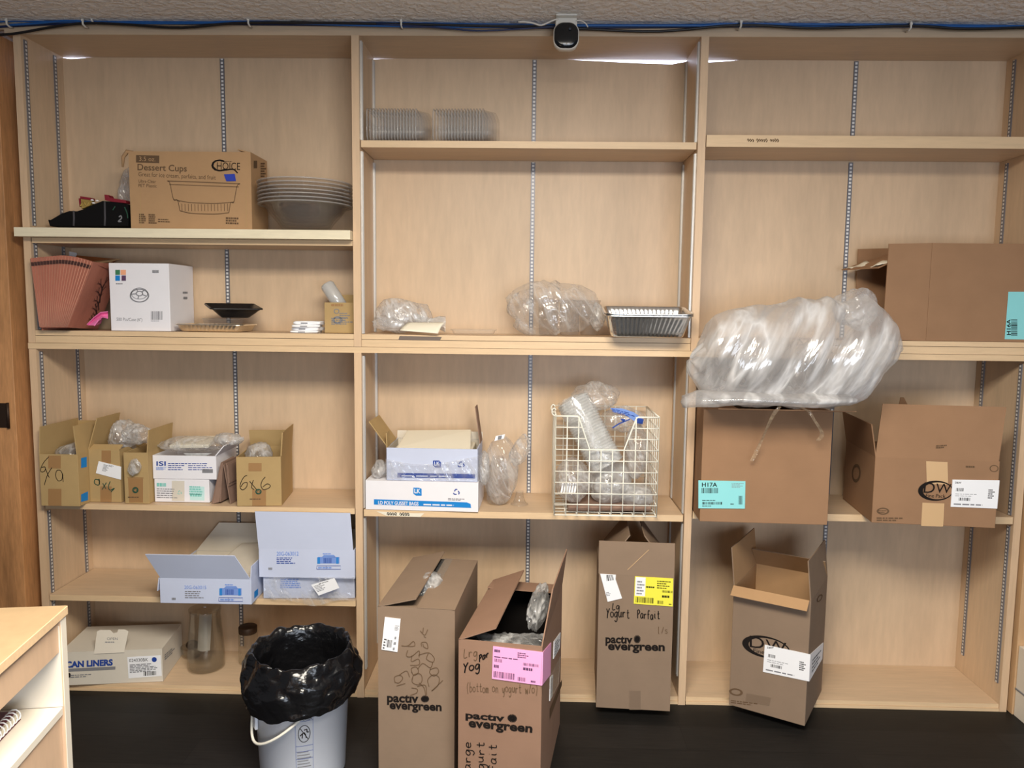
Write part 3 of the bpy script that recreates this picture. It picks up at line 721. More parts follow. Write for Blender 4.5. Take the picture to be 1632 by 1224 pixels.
def unq(f, g, x, y):
    """back to a pixel pair for a point of the face (inverse of px)"""
    a, b = g(x, y); q = f.W @ f.P(a, b, 0); d = q - CAM
    return (816 + F * d.dot(rt) / d.dot(fwd), 612 - F * d.dot(up) / d.dot(fwd))

# ---- dessert cups carton
c = Carton('cardboard_box', 'worn dessert cups carton with bowl drawing, on the white board of the upper left shelf', (209, 362), (402, 366), zA + .001, (205, 241), .17, cb_tan, ys=(.005, .005), group=None)
f = c.front
f.qrect(Q(217, 247, 254, 259, .03), (0, 0, 1, 1), ink_soft, .0008)
f.text('3.5 oz.', Q(222, 249.5, 248, 256.5, .03), cb_tan, .0)
f.text('Dessert Cups', Q(219.5, 261, 298, 274.5, .03), ink_soft, .012)
f.text('Great for ice cream, parfaits, and fruit', Q(221, 274, 344, 283, .045), ink_soft, -.002)
f.text('Ultra-Clear', Q(221, 286, 249, 291, .03), ink_soft, .0); f.text('PET Plastic', Q(221, 293, 250, 298, .03), ink_soft, .0)
f.text('C', Q(337, 254, 358, 273, .02), ink, .0); f.text('HOICE', Q(346, 258.5, 383, 270, .03), ink, -.004)
f.strokepx([(341, 267), (348, 272), (360, 271), (372, 270), (379, 276)], 2.0, ink)
f.lines(Q(352, 256, 378, 258), (0, 0, 1, 1), 1, ink_soft)
for pts, w_ in (([(267, 288.5), (325, 290.5), (383, 293)], 1.2), ([(270, 294), (325, 296), (381, 298)], .9), ([(267, 288.5), (271, 292), (277, 318), (283, 319), (287, 336)], 1.0), ([(383, 293), (378, 297), (373, 322), (368, 323), (365, 339)], 1.0),
                ([(277, 318), (300, 322.5), (325, 324), (350, 324), (373, 322)], 1.0), ([(287, 336), (305, 340), (327, 341), (348, 341), (365, 339)], 1.2), ([(283, 319), (287, 322)], .8)):
    f.strokepx(pts, w_, ink_soft)
for k in range(15):
    x = 290 + k * 5.2; f.strokepx([(x, 326 + abs(k - 7) * -.2), (x + .3, 336.5)], .8, ink_soft)
f.lines(Q(222, 338, 250, 356, .03), (0, 0, .4, .9), 5, ink_soft, fill=.75, seed=4); f.lines(Q(222, 338, 252, 356, .03), (.5, 0, 1, .9), 5, ink_soft, fill=.75, seed=5)
f.lines(Q(252, 347, 273, 354, .03), (0, 0, 1, 1), 2, ink_soft, seed=6); f.lines(Q(360, 345, 385, 357, .03), (0, 0, 1, 1), 3, ink_soft, seed=9, fill=.7)
for zx in (224, 392): f.strokepx([(zx, 300), (zx + 1, 362)], .7, cb_olive)
r = c.right; r.lines(Q(404, 256, 412, 268), (0, 0, 1, 1), 1, ink_soft, fill=1); r.lines(Q(415, 258, 424, 282), (0, 0, 1, 1), 6, ink_soft, fill=.6)
c.sticker(f, [(357, 278), (374, 277), (376, 288.5), (361, 289)], tape_blue, 'blue_tape', label='scrap of blue tape')
c.flap('right', .05, 14, .05, .95); c.done(.004)
# torn loop of the left flap
m = MB(); a = -c.W / 2
m.tube([(a, -.05, c.H), (a - .02, -.055, c.H + .004), (a - .035, -.055, c.H - .015), (a - .038, -.055, c.H - .05)], [.008, .008, .007, .004], cb_tan, 6); m.build('torn_flap', c.root)

# ---- white carton 500 pcs
c = Carton('cardboard_box', 'white carton with four-colour square logo and wheel drawing, beside the fanned brown paper file', (177, 521.5), (272, 523.5), ZLED + .001, (174.5, 419), .20, cb_white, ys=(.02, .02))
f = c.front
for (x0, y0, x1, y1), mm_ in (((184, 430, 191.5, 438), ink_lgreen), ((192.5, 430, 201, 438), ink_orange), ((184, 439, 191.5, 447.5), ink_cyan), ((194, 439, 201, 447.5), ink_plum)): f.qrect(Q(x0, y0, x1, y1), (0, 0, 1, 1), mm_)
f.lines(Q(185, 450, 201, 453), (0, 0, 1, 1), 1, ink_grey)
f.text('LDS-9in', Q(243, 430.5, 258, 435), ink_grey, 0) if False else f.lines(Q(243, 430.5, 258, 435), (0, 0, 1, 1), 1, ink_grey, fill=1)
f.text('500 Pcs/Case (6")', Q(186, 506, 227, 512.5, .02), ink_grey, .0)
f.ring(Q(207, 460, 238, 482), .14, ink_grey); f.ring(Q(209, 458.5, 236, 477), .08, ink_grey); f.ring(Q(216.5, 463.5, 228.5, 472), .3, ink_grey)
for a in range(5):
    g = 2 * PI * a / 5 + .5; f.strokepx([(222.5 + 6 * math.cos(g), 467.7 + 4.2 * math.sin(g)), (222.5 + 12.5 * math.cos(g), 467.7 + 8.5 * math.sin(g))], 1.4, ink_grey)
f.bars(Q(241, 496, 260, 511.5), (0, .12, 1, 1), 14, ink_grey); f.lines(Q(241, 510, 260, 512), (0, 0, 1, 1), 1, ink_grey)
r = c.right
r.lines(Q(291, 464, 302, 468), (0, 0, 1, 1), 1, ink_grey, fill=.8); r.lines(Q(292, 473, 301, 477), (0, 0, 1, 1), 1, ink_grey, fill=1)
c.done(.002)

# ---- small kraft box by the divider, with frosted scoop of bags
c = Carton('cardboard_box', 'small kraft box with grey print against the divider, translucent tube leaning in it', (517.5, 527), (565, 527.5), ZLED + .001, (517, 482), .10, cb_olive, closed=False, ys=(.06, .06))
f = c.front
f.lines(Q(528, 484, 556, 488), (0, 0, 1, 1), 1, tape_tan, fill=.9); f.ring(Q(532, 492, 541, 500), .3, ink_grey); f.lines(Q(541, 497, 560, 507), (0, 0, 1, 1), 3, ink_grey); f.lines(Q(528, 505, 562, 517), (0, 0, 1, 1), 4, ink_grey, seed=8); f.ring(Q(530, 504, 546, 516), .4, ink_grey)
c.flap('back', .03, 95); kr = c; c.done(.001)

# ---- 6x9, 4x6 and recycle boxes on the left lower shelf
zL = .7285
c = Carton('cardboard_box', 'open kraft box marked 6x9, nearest the left end panel', (66, 806), (127, 806), zL, (60, 723.5), .235, cb_olive, closed=False, yaw=0)
f = c.front
f.qrect(Q(77, 726, 97, 746.5), (0, 0, 1, 1), tape_tan, .0006); f.qrect(Q(77, 779, 98, 806), (0, 0, 1, 1), tape_tan, .0006)
for pts in ([(78, 728), (70, 737), (65, 748), (67, 752), (72, 750), (72, 744), (66, 745)], [(71, 773), (76, 757), (83, 745)], [(73, 747), (77, 757), (79, 761)], [(101, 758), (97, 750), (91, 750), (89, 758), (93, 766), (99, 764), (100, 755), (101, 768)]): f.strokepx(pts, 1.0, ink)
for pts in ([(129, 730), (138, 728), (138, 744), (129, 746)], [(129, 788), (140, 783), (140, 797), (129, 800)]): c.right.polypx(pts, ink_cyan)
c.flap('left', .10, 86, .0, 1, inner=cb_olive); c.flap('back', .09, 92); c.flap('right', .105, 84, 0, 1, taper=.004)
c.sticker(Face(c.mb, c.root, (-c.W / 2, c.D / 2 - .004, c.H), (1, 0, 0), (0, 0, 1)), [(158, 673), (180, 664), (182, 668), (164, 680)], paper)
b69 = c; c.done(.001)
c = Carton('cardboard_box', 'open kraft box marked 4x6 with tilted white label, right of the 6x9 box', (144, 799.8), (193.5, 801), zL, (141.5, 716), .20, cb_olive, closed=False, yaw=0)
f = c.front
f.qrect(Q(162, 718, 177, 738), (0, 0, 1, 1), tape_tan, .0006); f.qrect(Q(160, 775, 178, 800), (0, 0, 1, 1), tape_tan, .0006)
for pts in ([(158, 765), (152, 764), (151, 770), (157, 773), (159, 768), (158, 763), (159, 772)], [(164, 770), (169, 779)], [(170, 769), (163, 780)], [(176, 767), (173, 776), (176, 781), (182, 778)], [(177, 784), (183, 778)]): f.strokepx(pts, 1.3, ink_green)
c.sticker(f, [(153, 754), (192.8, 764.5), (193, 744), (157.5, 735)], paper, draw=lambda f_, p_: (f_.lines([(163, 750), (172, 752), (175, 741), (166, 739)], (0, 0, 1, 1), 6, ink_grey, .0016), f_.lines([(173, 743), (182, 745), (183, 742), (174, 740)], (0, 0, 1, 1), 2, ink_grey, .0016)))
c.flap('left', .12, 75, .1, 1, taper=.01); c.flap('front', .03, 30, 0, 1); b46 = c; c.done(.001)
c = Carton('cardboard_box', 'narrow kraft box with green recycling mark, left of the stacked white cartons', (199.5, 802.3), (238, 802), zL, (196, 721), .19, cb_olive, closed=False, yaw=0)
f = c.front
f.polypx([(203, 760), (229, 761), (229, 762.2), (203, 761.3)], tape_tan); f.polypx([(204, 762), (228, 762.5), (228, 801), (206, 801)], tape_tan, .0004)
f.ring(Q(211, 776, 221, 786), .45, ink_green); recycle(f, Q(213, 778, 219, 784), ink_green); f.lines(Q(204, 790, 230, 793), (0, 0, 1, 1), 1, ink_soft)
c.flap('right', .085, 96, 0, 1); c.done(.001)

# ---- the two stacked white cartons
c = Carton('cardboard_box', 'white carton with pale green print, under the one with dark blue letters', (247, 799.6), (334, 802.8), zL, (242.5, 763), .20, cb_white, yaw=0)
f = c.front
f.text('FISHER', Q(250, 770, 271, 775, .03), ink_teal, .01) if False else f.lines(Q(250, 769.5, 272, 775, .03), (0, 0, 1, 1), 1, ink_teal, fill=1)
f.qrect(Q(274, 766, 294, 798, .03), (0, 0, 1, 1), cb_cream, .0006)
f.lines(Q(250, 776, 292, 793, .03), (0, 0, .8, 1), 5, ink_grey, fill=.35, seed=2); recycle(f, Q(283, 781.5, 290, 788), ink_teal)
f.qrect(Q(303, 775, 326, 797, .03), (0, 0, 1, 1), ink_tealp, .0007); f.lines(Q(302, 773, 328, 788, .03), (0, 0, 1, 1), 4, ink_teal, seed=7, fill=.6); f.lines(Q(303, 786, 328, 791, .03), (0, 0, 1, 1), 1, ink_teal, seed=3, fill=.8)
c.done(.0015); zs_ = zL + c.H + .001
c = Carton('cardboard_box', 'white carton with dark blue letters, on top of the pale green printed one', (244, 759.7), (345, 761.5), zs_, (244, 725.5), .20, cb_white, closed=False, ys=(.042, .042))
f = c.front
f.text('ISI', Q(249.5, 735, 264.5, 742.3), ink_blue, .02); f.lines(Q(249, 743.5, 266, 749), (0, 0, 1, 1), 4, ink_lblue, fill=.6)
f.lines(Q(268, 736, 300, 749), (0, 0, 1, 1), 4, ink_blue, fill=.4, seed=3); f.lines(Q(300, 736, 341, 749), (0, 0, 1, 1), 4, ink_blue, fill=.35, seed=12); f.qrect(Q(322.5, 747.5, 339.5, 753.5), (0, 0, 1, 1), ink_grey)
c.flap('right', .05, 130); isi = c; c.done(.0015)

# ---- 6x6 box
c = Carton('cardboard_box', 'open kraft box marked 6x6, rightmost of the kraft boxes on the left lower shelf', (378, 807), (449, 806), zL, (375.5, 728.5), .225, cb_olive, closed=False)
f = c.front
f.qrect(Q(396, 738, 417, 751), (0, 0, 1, 1), tape_tan, .0006); f.qrect(Q(402, 780, 424, 806), (0, 0, 1, 1), tape_tan, .0006)
for pts in ([(394, 757.5), (389, 760), (384, 769), (383, 777), (387, 780.5), (393, 776), (394, 769), (388, 770), (384, 776)], [(398, 767), (404, 774), (409, 780)], [(404, 765), (401, 776), (405, 780)], [(423, 760), (418, 766), (416, 774), (420, 780), (428, 778), (431, 774), (426, 771), (419, 776)]): f.strokepx(pts, 1.1, ink)
f.ring(Q(407, 779, 417, 788), .4, ink_green); recycle(f, Q(409, 781, 415, 786.5), ink_green); f.lines(Q(398, 793, 424, 796), (0, 0, 1, 1), 1, ink_soft)
c.flap('right', .085, 92, .05, 1, skew=.02); c.flap('back', .07, 75); b66 = c; c.done(.001)

# ---- three white-blue bag cartons
zM = .3765
def bagbox(f, q, m):
    g = f.quad_map(q); h = lambda *p: [unq(f, g, *a) for a in p]
    f.lines(h((.25, .88), (.75, .88), (.75, 1), (.25, 1)), (0, 0, 1, 1), 1, m)
    f.qrect(h((.05, .34), (.95, .34), (.95, .72), (.05, .72)), (0, 0, 1, 1), ink_lblue, .0008)
    f.polypx(h((.2, .70), (.8, .70), (.72, .84), (.3, .84)), ink_lblue)
    f.lines(h((.02, .32), (.2, .32), (.2, .7), (.02, .7)), (0, 0, 1, 1), 1, ink_cyan, fill=1); f.bars(h((.28, .36), (.64, .36), (.64, .66), (.28, .66)), (0, 0, 1, 1), 8, ink_blue); f.lines(h((.82, .32), (.96, .32), (.96, .7), (.82, .7)), (0, 0, 1, 1), 1, ink_cyan, fill=1)
    f.strokepx(h((0, 0), (1, 0), (1, .2), (0, .2), (0, 0)), .8, ink_blue, smooth=False); f.strokepx(h((.4, 0), (.4, .2)), .6, ink_blue); f.lines(h((.06, .05), (.9, .05), (.9, .15), (.06, .15)), (0, 0, 1, 1), 1, ink_lblue, fill=.8)
c = Carton('cardboard_box', 'open blue-printed white carton with front flap up, left of the pair stacked by the divider', (255.5, 961), (401, 963.6), zM, (255.5, 921), .32, cb_blue, closed=False, inner=cb_cream, edge_z=zM)
f = c.front
f.text('20G-063015', Q(294, 933, 329, 938.5, .01), ink_lblue, .0); f.lines(Q(295, 940, 329, 953, .01), (0, 0, 1, 1), 4, ink_grey, seed=5, fill=.5); f.lines(Q(274, 952, 283, 956), (0, 0, 1, 1), 1, ink_grey, fill=.9)
bagbox(f, Q(349, 929, 387, 958, .01), ink_lblue)
c.right.polypx([(405, 943), (411, 938), (411, 948), (405, 954)], ink_cyan)
c.flap('front', .112, 114, .01, .99, skew=-.034, taper=.004); c.flap('back', .115, 98, .30, 1, skew=-.09, mat=cb_tan, inner=cb_cream); c.flap('left', .05, 262); c.flap('right', .05, 95); baga = c; c.done(.0015)
c = Carton('cardboard_box', 'closed blue-printed white carton under a torn clear bag, bottom of the divider pair', (420, 953.5), (565.5, 953.5), zM, (420, 918.5), .25, cb_blue)
f = c.front
f.lines(Q(447, 921, 480, 937), (0, 0, 1, 1), 5, ink_lblue, seed=15, fill=.6)
c.done(.0015); z2 = zM + c.H + .001
fr_y = c.front.W @ c.front.o
c = Carton('cardboard_box', 'open blue-printed white carton with tall front flap, top of the divider pair', (413, 917), (565.5, 916.5), z2, (412.5, 874), .27, cb_blue, closed=False, inner=cb_cream, ys=(fr_y.y - .012, fr_y.y - .012))
f = c.front
f.text('20G-063012', Q(441, 879, 476, 885.5), ink_lblue, .01); f.lines(Q(441, 887, 475, 898), (0, 0, 1, 1), 4, ink_blue, seed=5, fill=.5); f.lines(Q(428, 904, 437, 908), (0, 0, 1, 1), 1, ink_grey, fill=.9)
bagbox(f, Q(505, 880, 543, 907), ink_lblue)
c.flap('front', .142, 93, 0, .985, skew=-.008); c.done(.0015)

# ---- can liners carton on the base
c = Carton('cardboard_box', 'low off-white can liners carton with its tab up, on the left base board', (98, 1092.5), (260, 1086), .0295, (259, 1034), .235, cb_cream)
f = c.front
f.text('CAN LINERS', [(105, 1064.5), (180, 1060.5), (180, 1050), (105, 1054)], ink_blue, .05)
f.polypx([(100, 1066), (184, 1062), (184, 1067), (100, 1071)], ink_grey); f.lines([(112, 1080), (150, 1078), (150, 1072), (112, 1074)], (0, 0, 1, 1), 2, ink_grey)
f.polypx([(203, 1047), (256, 1044), (258, 1077), (205, 1081)], paper)
f.text('024330BK', [(206, 1055), (236, 1053.5), (236, 1048.5), (206, 1050)], ink, .0); f.lines([(207, 1072), (252, 1069), (252, 1055), (207, 1058)], (0, 0, 1, 1), 6, ink_grey, seed=4, fill=.55, lift=.0016); f.bars([(229, 1077), (250, 1075.5), (250, 1069), (229, 1070.5)], (0, 0, 1, 1), 12, ink); f.disc(Q(242, 1047, 250, 1055), ink_blue); f.disc(Q(107, 1072, 113, 1080), ink)
c.right.lines(Q(262, 1042, 280, 1052, -.9), (0, 0, 1, 1), 3, ink_grey)
# opening tab standing up from the top
mb = MB(); tf = Face(mb, c.root, (-c.W / 2, -c.D / 2 + .002, c.H), (1, 0, 0), (0, .35, .94))
tp = [tf.px(*p) for p in ((150, 1042), (198, 1040), (205, 1006), (199, 1003), (189, 1003), (187, 1008), (181, 1009), (176, 1004), (160, 1004), (155, 1006))]
mb.prism([tf.P(a, b, 0) for a, b in tp], tf.n * .002, cb_cream); tf.text('OPEN', Q(171, 1016, 188, 1020), ink_grey, 0, .003); tf.lines(Q(168, 1021, 190, 1024), (0, 0, 1, 1), 1, ink_grey, .003)
mb.build('opening_tab', c.root); c.done(.003); liners = c

# ---- poly gusset bag cartons
zP = .7255
c = Carton('cardboard_box', 'white carton with blue stripe of lettering, bottom of the stack in the middle lower bay', (583, 811.5), (762, 816), zP, (583.5, 765.5), .235, cb_white)
f = c.front
f.polypx([(596, 795.5), (744, 800.5), (750, 803), (751, 809.5), (596, 804)], ink_cyan)
f.text('LD POLY GUSSET BAGS', Q(603, 798, 667, 803.8, .028), cb_white, .02, .0016); f.lines(Q(675, 801.5, 744, 805, .028), (0, 0, 1, 1), 1, cb_white, .0016, fill=.6)
f.polypx([(659, 777), (668, 777.3), (672, 779), (672, 790), (663, 789.7), (659, 787)], ink_cyan); f.text('LK', Q(660.5, 779, 670, 786), cb_white, .03, .0016)
recycle(f, Q(722, 778.5, 733, 789), ink_blue); f.lines(Q(714, 793, 744, 797, .03), (0, 0, 1, 1), 2, ink_grey)
c.done(.0025); z3 = zP + c.H + .001; ldp = c; fy = c.front.W @ c.front.o
c = Carton('cardboard_box', 'open white carton wrapped in torn clear film, stacked on the blue-striped one', (616, 767), (761, 769.5), z3, (616, 713.5), .215, cb_blue, closed=False, inner=cb_cream, ys=(fy.y + .006, fy.y + .0))
f = c.front
f.polypx([(633.5, 753.5), (757, 755.5), (757, 762.5), (633.5, 761)], ink_blue); f.lines(Q(640, 755.5, 752, 759, .014), (0, 0, 1, 1), 1, cb_blue, .0016)
f.polypx([(690, 734), (700, 734), (703, 737), (703, 745.5), (694, 745), (690, 742)], ink_blue); f.text('LK', Q(692, 735.5, 701, 742), cb_blue, .03, .0016); recycle(f, Q(729, 735, 741, 745), ink_blue)
c.flap('left', .115, 126, .15, .95, mat=cb_olive, inner=cb_olive); c.flap('left', .055, 92, .75, 1, mat=cb_olive, inner=cb_olive); c.flap('right', .14, 82, .55, 1, taper=.01, mat=brown_paper, inner=cb_tan); c.flap('back', .03, 100)
lk2 = c; c.done(.0015)

# ---- H16A carton on its side, opening to the left
zR = ZLED + .001
x0 = Py(1477, 540, .0).x; x1 = 1.754; hh = Py(1477, 387, 0).z - zR; dd = .225
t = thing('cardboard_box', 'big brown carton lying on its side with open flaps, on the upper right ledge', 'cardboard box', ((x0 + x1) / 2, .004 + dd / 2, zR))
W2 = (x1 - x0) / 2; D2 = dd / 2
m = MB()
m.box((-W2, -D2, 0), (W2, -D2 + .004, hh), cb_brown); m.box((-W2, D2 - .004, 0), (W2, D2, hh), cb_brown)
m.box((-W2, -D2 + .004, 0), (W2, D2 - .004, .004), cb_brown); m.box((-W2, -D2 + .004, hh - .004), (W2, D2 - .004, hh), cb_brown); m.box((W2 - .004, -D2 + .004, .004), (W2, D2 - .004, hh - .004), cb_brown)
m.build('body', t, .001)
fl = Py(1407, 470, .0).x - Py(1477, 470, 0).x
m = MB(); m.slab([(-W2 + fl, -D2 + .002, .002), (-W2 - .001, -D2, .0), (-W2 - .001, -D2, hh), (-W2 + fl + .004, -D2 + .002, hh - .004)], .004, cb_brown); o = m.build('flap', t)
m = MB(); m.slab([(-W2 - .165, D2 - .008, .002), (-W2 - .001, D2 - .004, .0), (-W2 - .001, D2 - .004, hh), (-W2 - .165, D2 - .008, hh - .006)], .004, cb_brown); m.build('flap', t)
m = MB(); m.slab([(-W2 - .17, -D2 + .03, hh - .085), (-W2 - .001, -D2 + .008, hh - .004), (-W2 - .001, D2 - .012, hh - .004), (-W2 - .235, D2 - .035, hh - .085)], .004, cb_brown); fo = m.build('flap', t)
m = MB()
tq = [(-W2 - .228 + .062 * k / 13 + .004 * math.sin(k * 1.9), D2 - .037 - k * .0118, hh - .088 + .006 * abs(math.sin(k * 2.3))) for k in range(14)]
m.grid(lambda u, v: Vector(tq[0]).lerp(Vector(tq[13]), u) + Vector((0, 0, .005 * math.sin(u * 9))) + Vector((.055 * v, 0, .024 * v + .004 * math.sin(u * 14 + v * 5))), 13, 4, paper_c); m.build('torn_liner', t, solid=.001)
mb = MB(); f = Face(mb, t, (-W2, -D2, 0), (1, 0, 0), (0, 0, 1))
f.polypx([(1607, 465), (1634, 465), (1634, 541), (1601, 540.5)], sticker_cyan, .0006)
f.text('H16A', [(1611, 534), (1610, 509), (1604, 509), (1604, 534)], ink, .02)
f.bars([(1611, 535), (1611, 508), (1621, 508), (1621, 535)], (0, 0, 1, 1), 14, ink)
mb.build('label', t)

# ---- H17A carton
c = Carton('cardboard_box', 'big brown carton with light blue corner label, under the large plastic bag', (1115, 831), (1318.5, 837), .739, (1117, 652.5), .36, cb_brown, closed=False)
def d17(f, p):
    f.text('H17A', Q(1118.5, 769, 1143, 776), ink, .02); f.bars(Q(1118, 777.5, 1145, 786), (0, 0, 1, 1), 16, ink); f.lines(Q(1166, 769, 1186, 777), (0, 0, 1, 1), 4, ink_grey, fill=.4)
    f.bars(Q(1119, 800, 1152, 804), (0, 0, 1, 1), 18, ink); f.lines(Q(1119, 796, 1150, 798), (0, 0, 1, 1), 1, ink); f.lines(Q(1119, 805, 1140, 807), (0, 0, 1, 1), 1, ink); f.bars(Q(1177, 790, 1184, 804), (0, 0, 1, 1), 5, ink); f.lines(Q(1164, 801, 1172, 804), (0, 0, 1, 1), 1, ink)
c.sticker(c.front, [(1113, 810), (1187, 810.5), (1188, 767), (1113, 765.5)], sticker_cyan, draw=d17)
c.flap('front', .105, 172, .02, 1.04, skew=.02); c.flap('back', .10, 4); c.flap('right', .12, 1, .04, .96, lift=.001); c.flap('left', .12, 1, .04, .96, lift=.001); c.done(.002); h17 = c
# tape strands hanging off it
m = MB()
fq = c.root.matrix_basis.inverted()
def strand(pts, wd): 
    q = [fq @ Py(px, py, c_y) for px, py, c_y in pts]; q = crom(q, 5)
    m.grid(lambda u, v: q[min(int(round(u * (len(q) - 1))), len(q) - 1)] + Vector(((v - .5) * wd, .004 * math.sin(u * 9 + v * 3), 0)), len(q) - 1, 2, tape_strand)
tape_strand = mat_film('tape_strand', .35, .3, srgb(214, 190, 158), 30, rough=.2)
fy = -.262
strand([(1243, 648, fy), (1232, 662, fy), (1220, 688, fy + .05), (1208, 715, fy + .085), (1198, 735, fy + .095)], .011)
strand([(1268, 646, fy), (1288, 655, fy), (1297, 668, fy), (1310, 690, fy + .04), (1304, 702, fy + .06)], .012)
m.build('tape_strand', c.root)

# ---- oval-logo carton on the right lower shelf
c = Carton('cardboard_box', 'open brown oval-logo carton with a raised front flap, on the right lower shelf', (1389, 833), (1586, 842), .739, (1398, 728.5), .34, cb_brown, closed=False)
f = c.front
f.qrect(Q(1477, 735, 1511, 771, .04, -1), (0, 0, 1, 1), tape_pale, .0005); f.qrect(Q(1468, 801, 1503, 838, .04, 2), (0, 0, 1, 1), tape_pale, .0005)
dw_logo(f, [(1461, 797), (1517, 799), (1521, 767), (1465, 765)])
def ddw(f, p):
    f.text('D&W', Q(p[3][0] + 4, p[3][1] + 3, p[3][0] + 14, p[3][1] + 6, .03), ink, .02); q = [p[0], p[1], p[2], p[3]]
    f.bars(q, (.09, .58, .25, .70), 9, ink); f.bars(q, (.16, .24, .42, .35), 12, ink); f.lines(q, (.08, .40, .6, .54), 2, ink_grey, fill=.3); f.lines(q, (.78, .35, .92, .70), 5, ink, fill=.6); f.lines(q, (.06, .08, .95, .14), 1, ink_grey, fill=.8)
c.sticker(f, [(1515, 807.5), (1589, 810.5), (1593, 765.5), (1518, 764.5)], paper, draw=ddw)
f.lines(Q(1539, 742, 1560, 745, .02), (0, 0, 1, 1), 1, ink_soft, fill=.9); f.ring(Q(1577, 741, 1591, 752), .2, ink_soft); f.ring(Q(1397, 809, 1417, 820), .3, ink_soft); f.lines(Q(1400, 812, 1414, 817), (0, 0, 1, 1), 2, ink_soft); f.lines(Q(1397, 823, 1444, 830, .01), (0, 0, 1, 1), 2, ink_soft, fill=.6)
c.left.ring([(1358, 770), (1372, 767), (1372, 738), (1358, 741)], .3, ink_soft)
mb, fr = c.flap('front', .185, 84, 0, .99, skew=.02, build=False); fr.lines(Q(1489, 718, 1508, 724, .04), (0, 0, 1, 1), 2, ink_soft, lift=.0016, fill=.7); mb.build('flap', c.root)
c.flap('left', .115, 100, 0, 1); c.flap('back', .175, 88, .26, .58, skew=.04, taper=.058); c.done(.002)

# ---- oval-logo carton standing in the right bottom bay
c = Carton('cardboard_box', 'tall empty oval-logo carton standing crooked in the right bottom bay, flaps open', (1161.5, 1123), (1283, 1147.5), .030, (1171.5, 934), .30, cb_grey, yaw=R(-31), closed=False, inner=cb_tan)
f = c.front
dw_logo(f, [(1183, 1042), (1259, 1055), (1259, 1021), (1183, 1007)])
c.sticker(f, [(1216, 1070.5), (1289.5, 1086), (1291.5, 1043), (1219, 1027.5)], paper, draw=ddw)
f.ring([(1162, 1107), (1184, 1110), (1184, 1098), (1162, 1096)], .35, ink_soft); f.lines([(1165, 1120), (1213, 1126), (1213, 1120), (1165, 1114)], (0, 0, 1, 1), 2, ink_soft); f.qrect([(1188, 1118), (1226, 1125), (1229, 1112), (1190, 1105)], (0, 0, 1, 1), faint_tape, .0006)
c.sticker(c.right, [(1289.5, 1086), (1310, 1050), (1312, 1024), (1291.5, 1043)], paper, draw=lambda f_, p_: f_.lines(p_, (.15, .2, .85, .8), 4, ink_grey, .0016), label='white label folded round the corner')
c.right.ring([(1301, 962), (1310, 955), (1311, 945), (1302, 951)], .3, ink_soft)
c.flap('front', .045, 215, 0, .98); c.flap('left', .14, 96, 0, 1, inner=cb_tan); c.flap('back', .10, 50, inner=cb_tan); c.flap('right', .14, 84, 0, 1); c.done(.002)

# ---- three tall cartons
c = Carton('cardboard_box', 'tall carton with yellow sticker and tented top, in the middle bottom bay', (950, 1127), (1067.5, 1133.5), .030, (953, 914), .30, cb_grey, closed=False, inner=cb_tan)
f = c.front
pactiv(f, Q(965, 1013, 1008, 1029, .02), Q(1010, 1012, 1021, 1025), Q(969, 1026, 1059.5, 1040, .02))
f.text('Lg', Q(976, 960, 986, 972), ink_soft, 0) if False else f.hand('Lg', Q(975, 960, 988, 976), ink, 1.4)
f.hand('Yogurt', Q(966, 968, 1004, 990, .02), ink, 1.5); f.hand('Parfait', Q(1015, 972, 1052, 992, .0), ink, 1.5, seed=6); f.hand('l/s', Q(1047, 998, 1065, 1014), ink_soft, 1.0)
def dy(f, p):
    q = p; f.qrect(q, (.02, .3, .28, .98), paper, .0012); f.bars(q, (.05, .06, .52, .26), 18, ink, .0016); f.bars(q, (.6, .06, .76, .18), 8, ink, .0016); f.lines(q, (.58, .62, .95, .94), 4, ink, .0016, fill=.4); f.bars(q, (.72, .48, 1, .56), 14, ink, .0016); f.lines(q, (.72, .3, 1, .4), 1, ink, .0016, fill=.8); f.lines(q, (.06, .36, .26, .9), 5, ink_grey, .0018); f.lines(q, (.3, .62, .62, .72), 1, ink, .0016); f.lines(q, (.9, .06, 1, .12), 1, ink, .0016)
c.sticker(f, [(1010, 962), (1072, 966.5), (1073, 922), (1012, 918.5)], sticker_yellow, 'sticker', draw=dy, label='yellow shipping sticker')
c.sticker(f, [(968.5, 959), (991.5, 953.5), (981, 923), (981.5, 916), (956.5, 914.5)], paper, draw=lambda f_, p_: (f_.bars([(967, 926), (979, 924), (977, 916), (966, 916)], (0, 0, 1, 1), 7, ink, .0016), f_.lines([(966, 950), (975, 948), (972, 942), (966, 943)], (0, 0, 1, 1), 3, ink_grey, .0016)))
f.qrect(Q(1003, 1101, 1021, 1131), (0, 0, 1, 1), faint_tape, .0006)
mb, fr = c.flap('front', .118, 86, -.01, 1.0, build=False); fr.strokepx([(1000, 908), (1034, 876)], .9, tape_pale, .002); mb.build('flap', c.root)
c.flap('left', .175, 53, .0, .94); c.flap('right', .175, 53, .06, 1.0); c.done(.002)

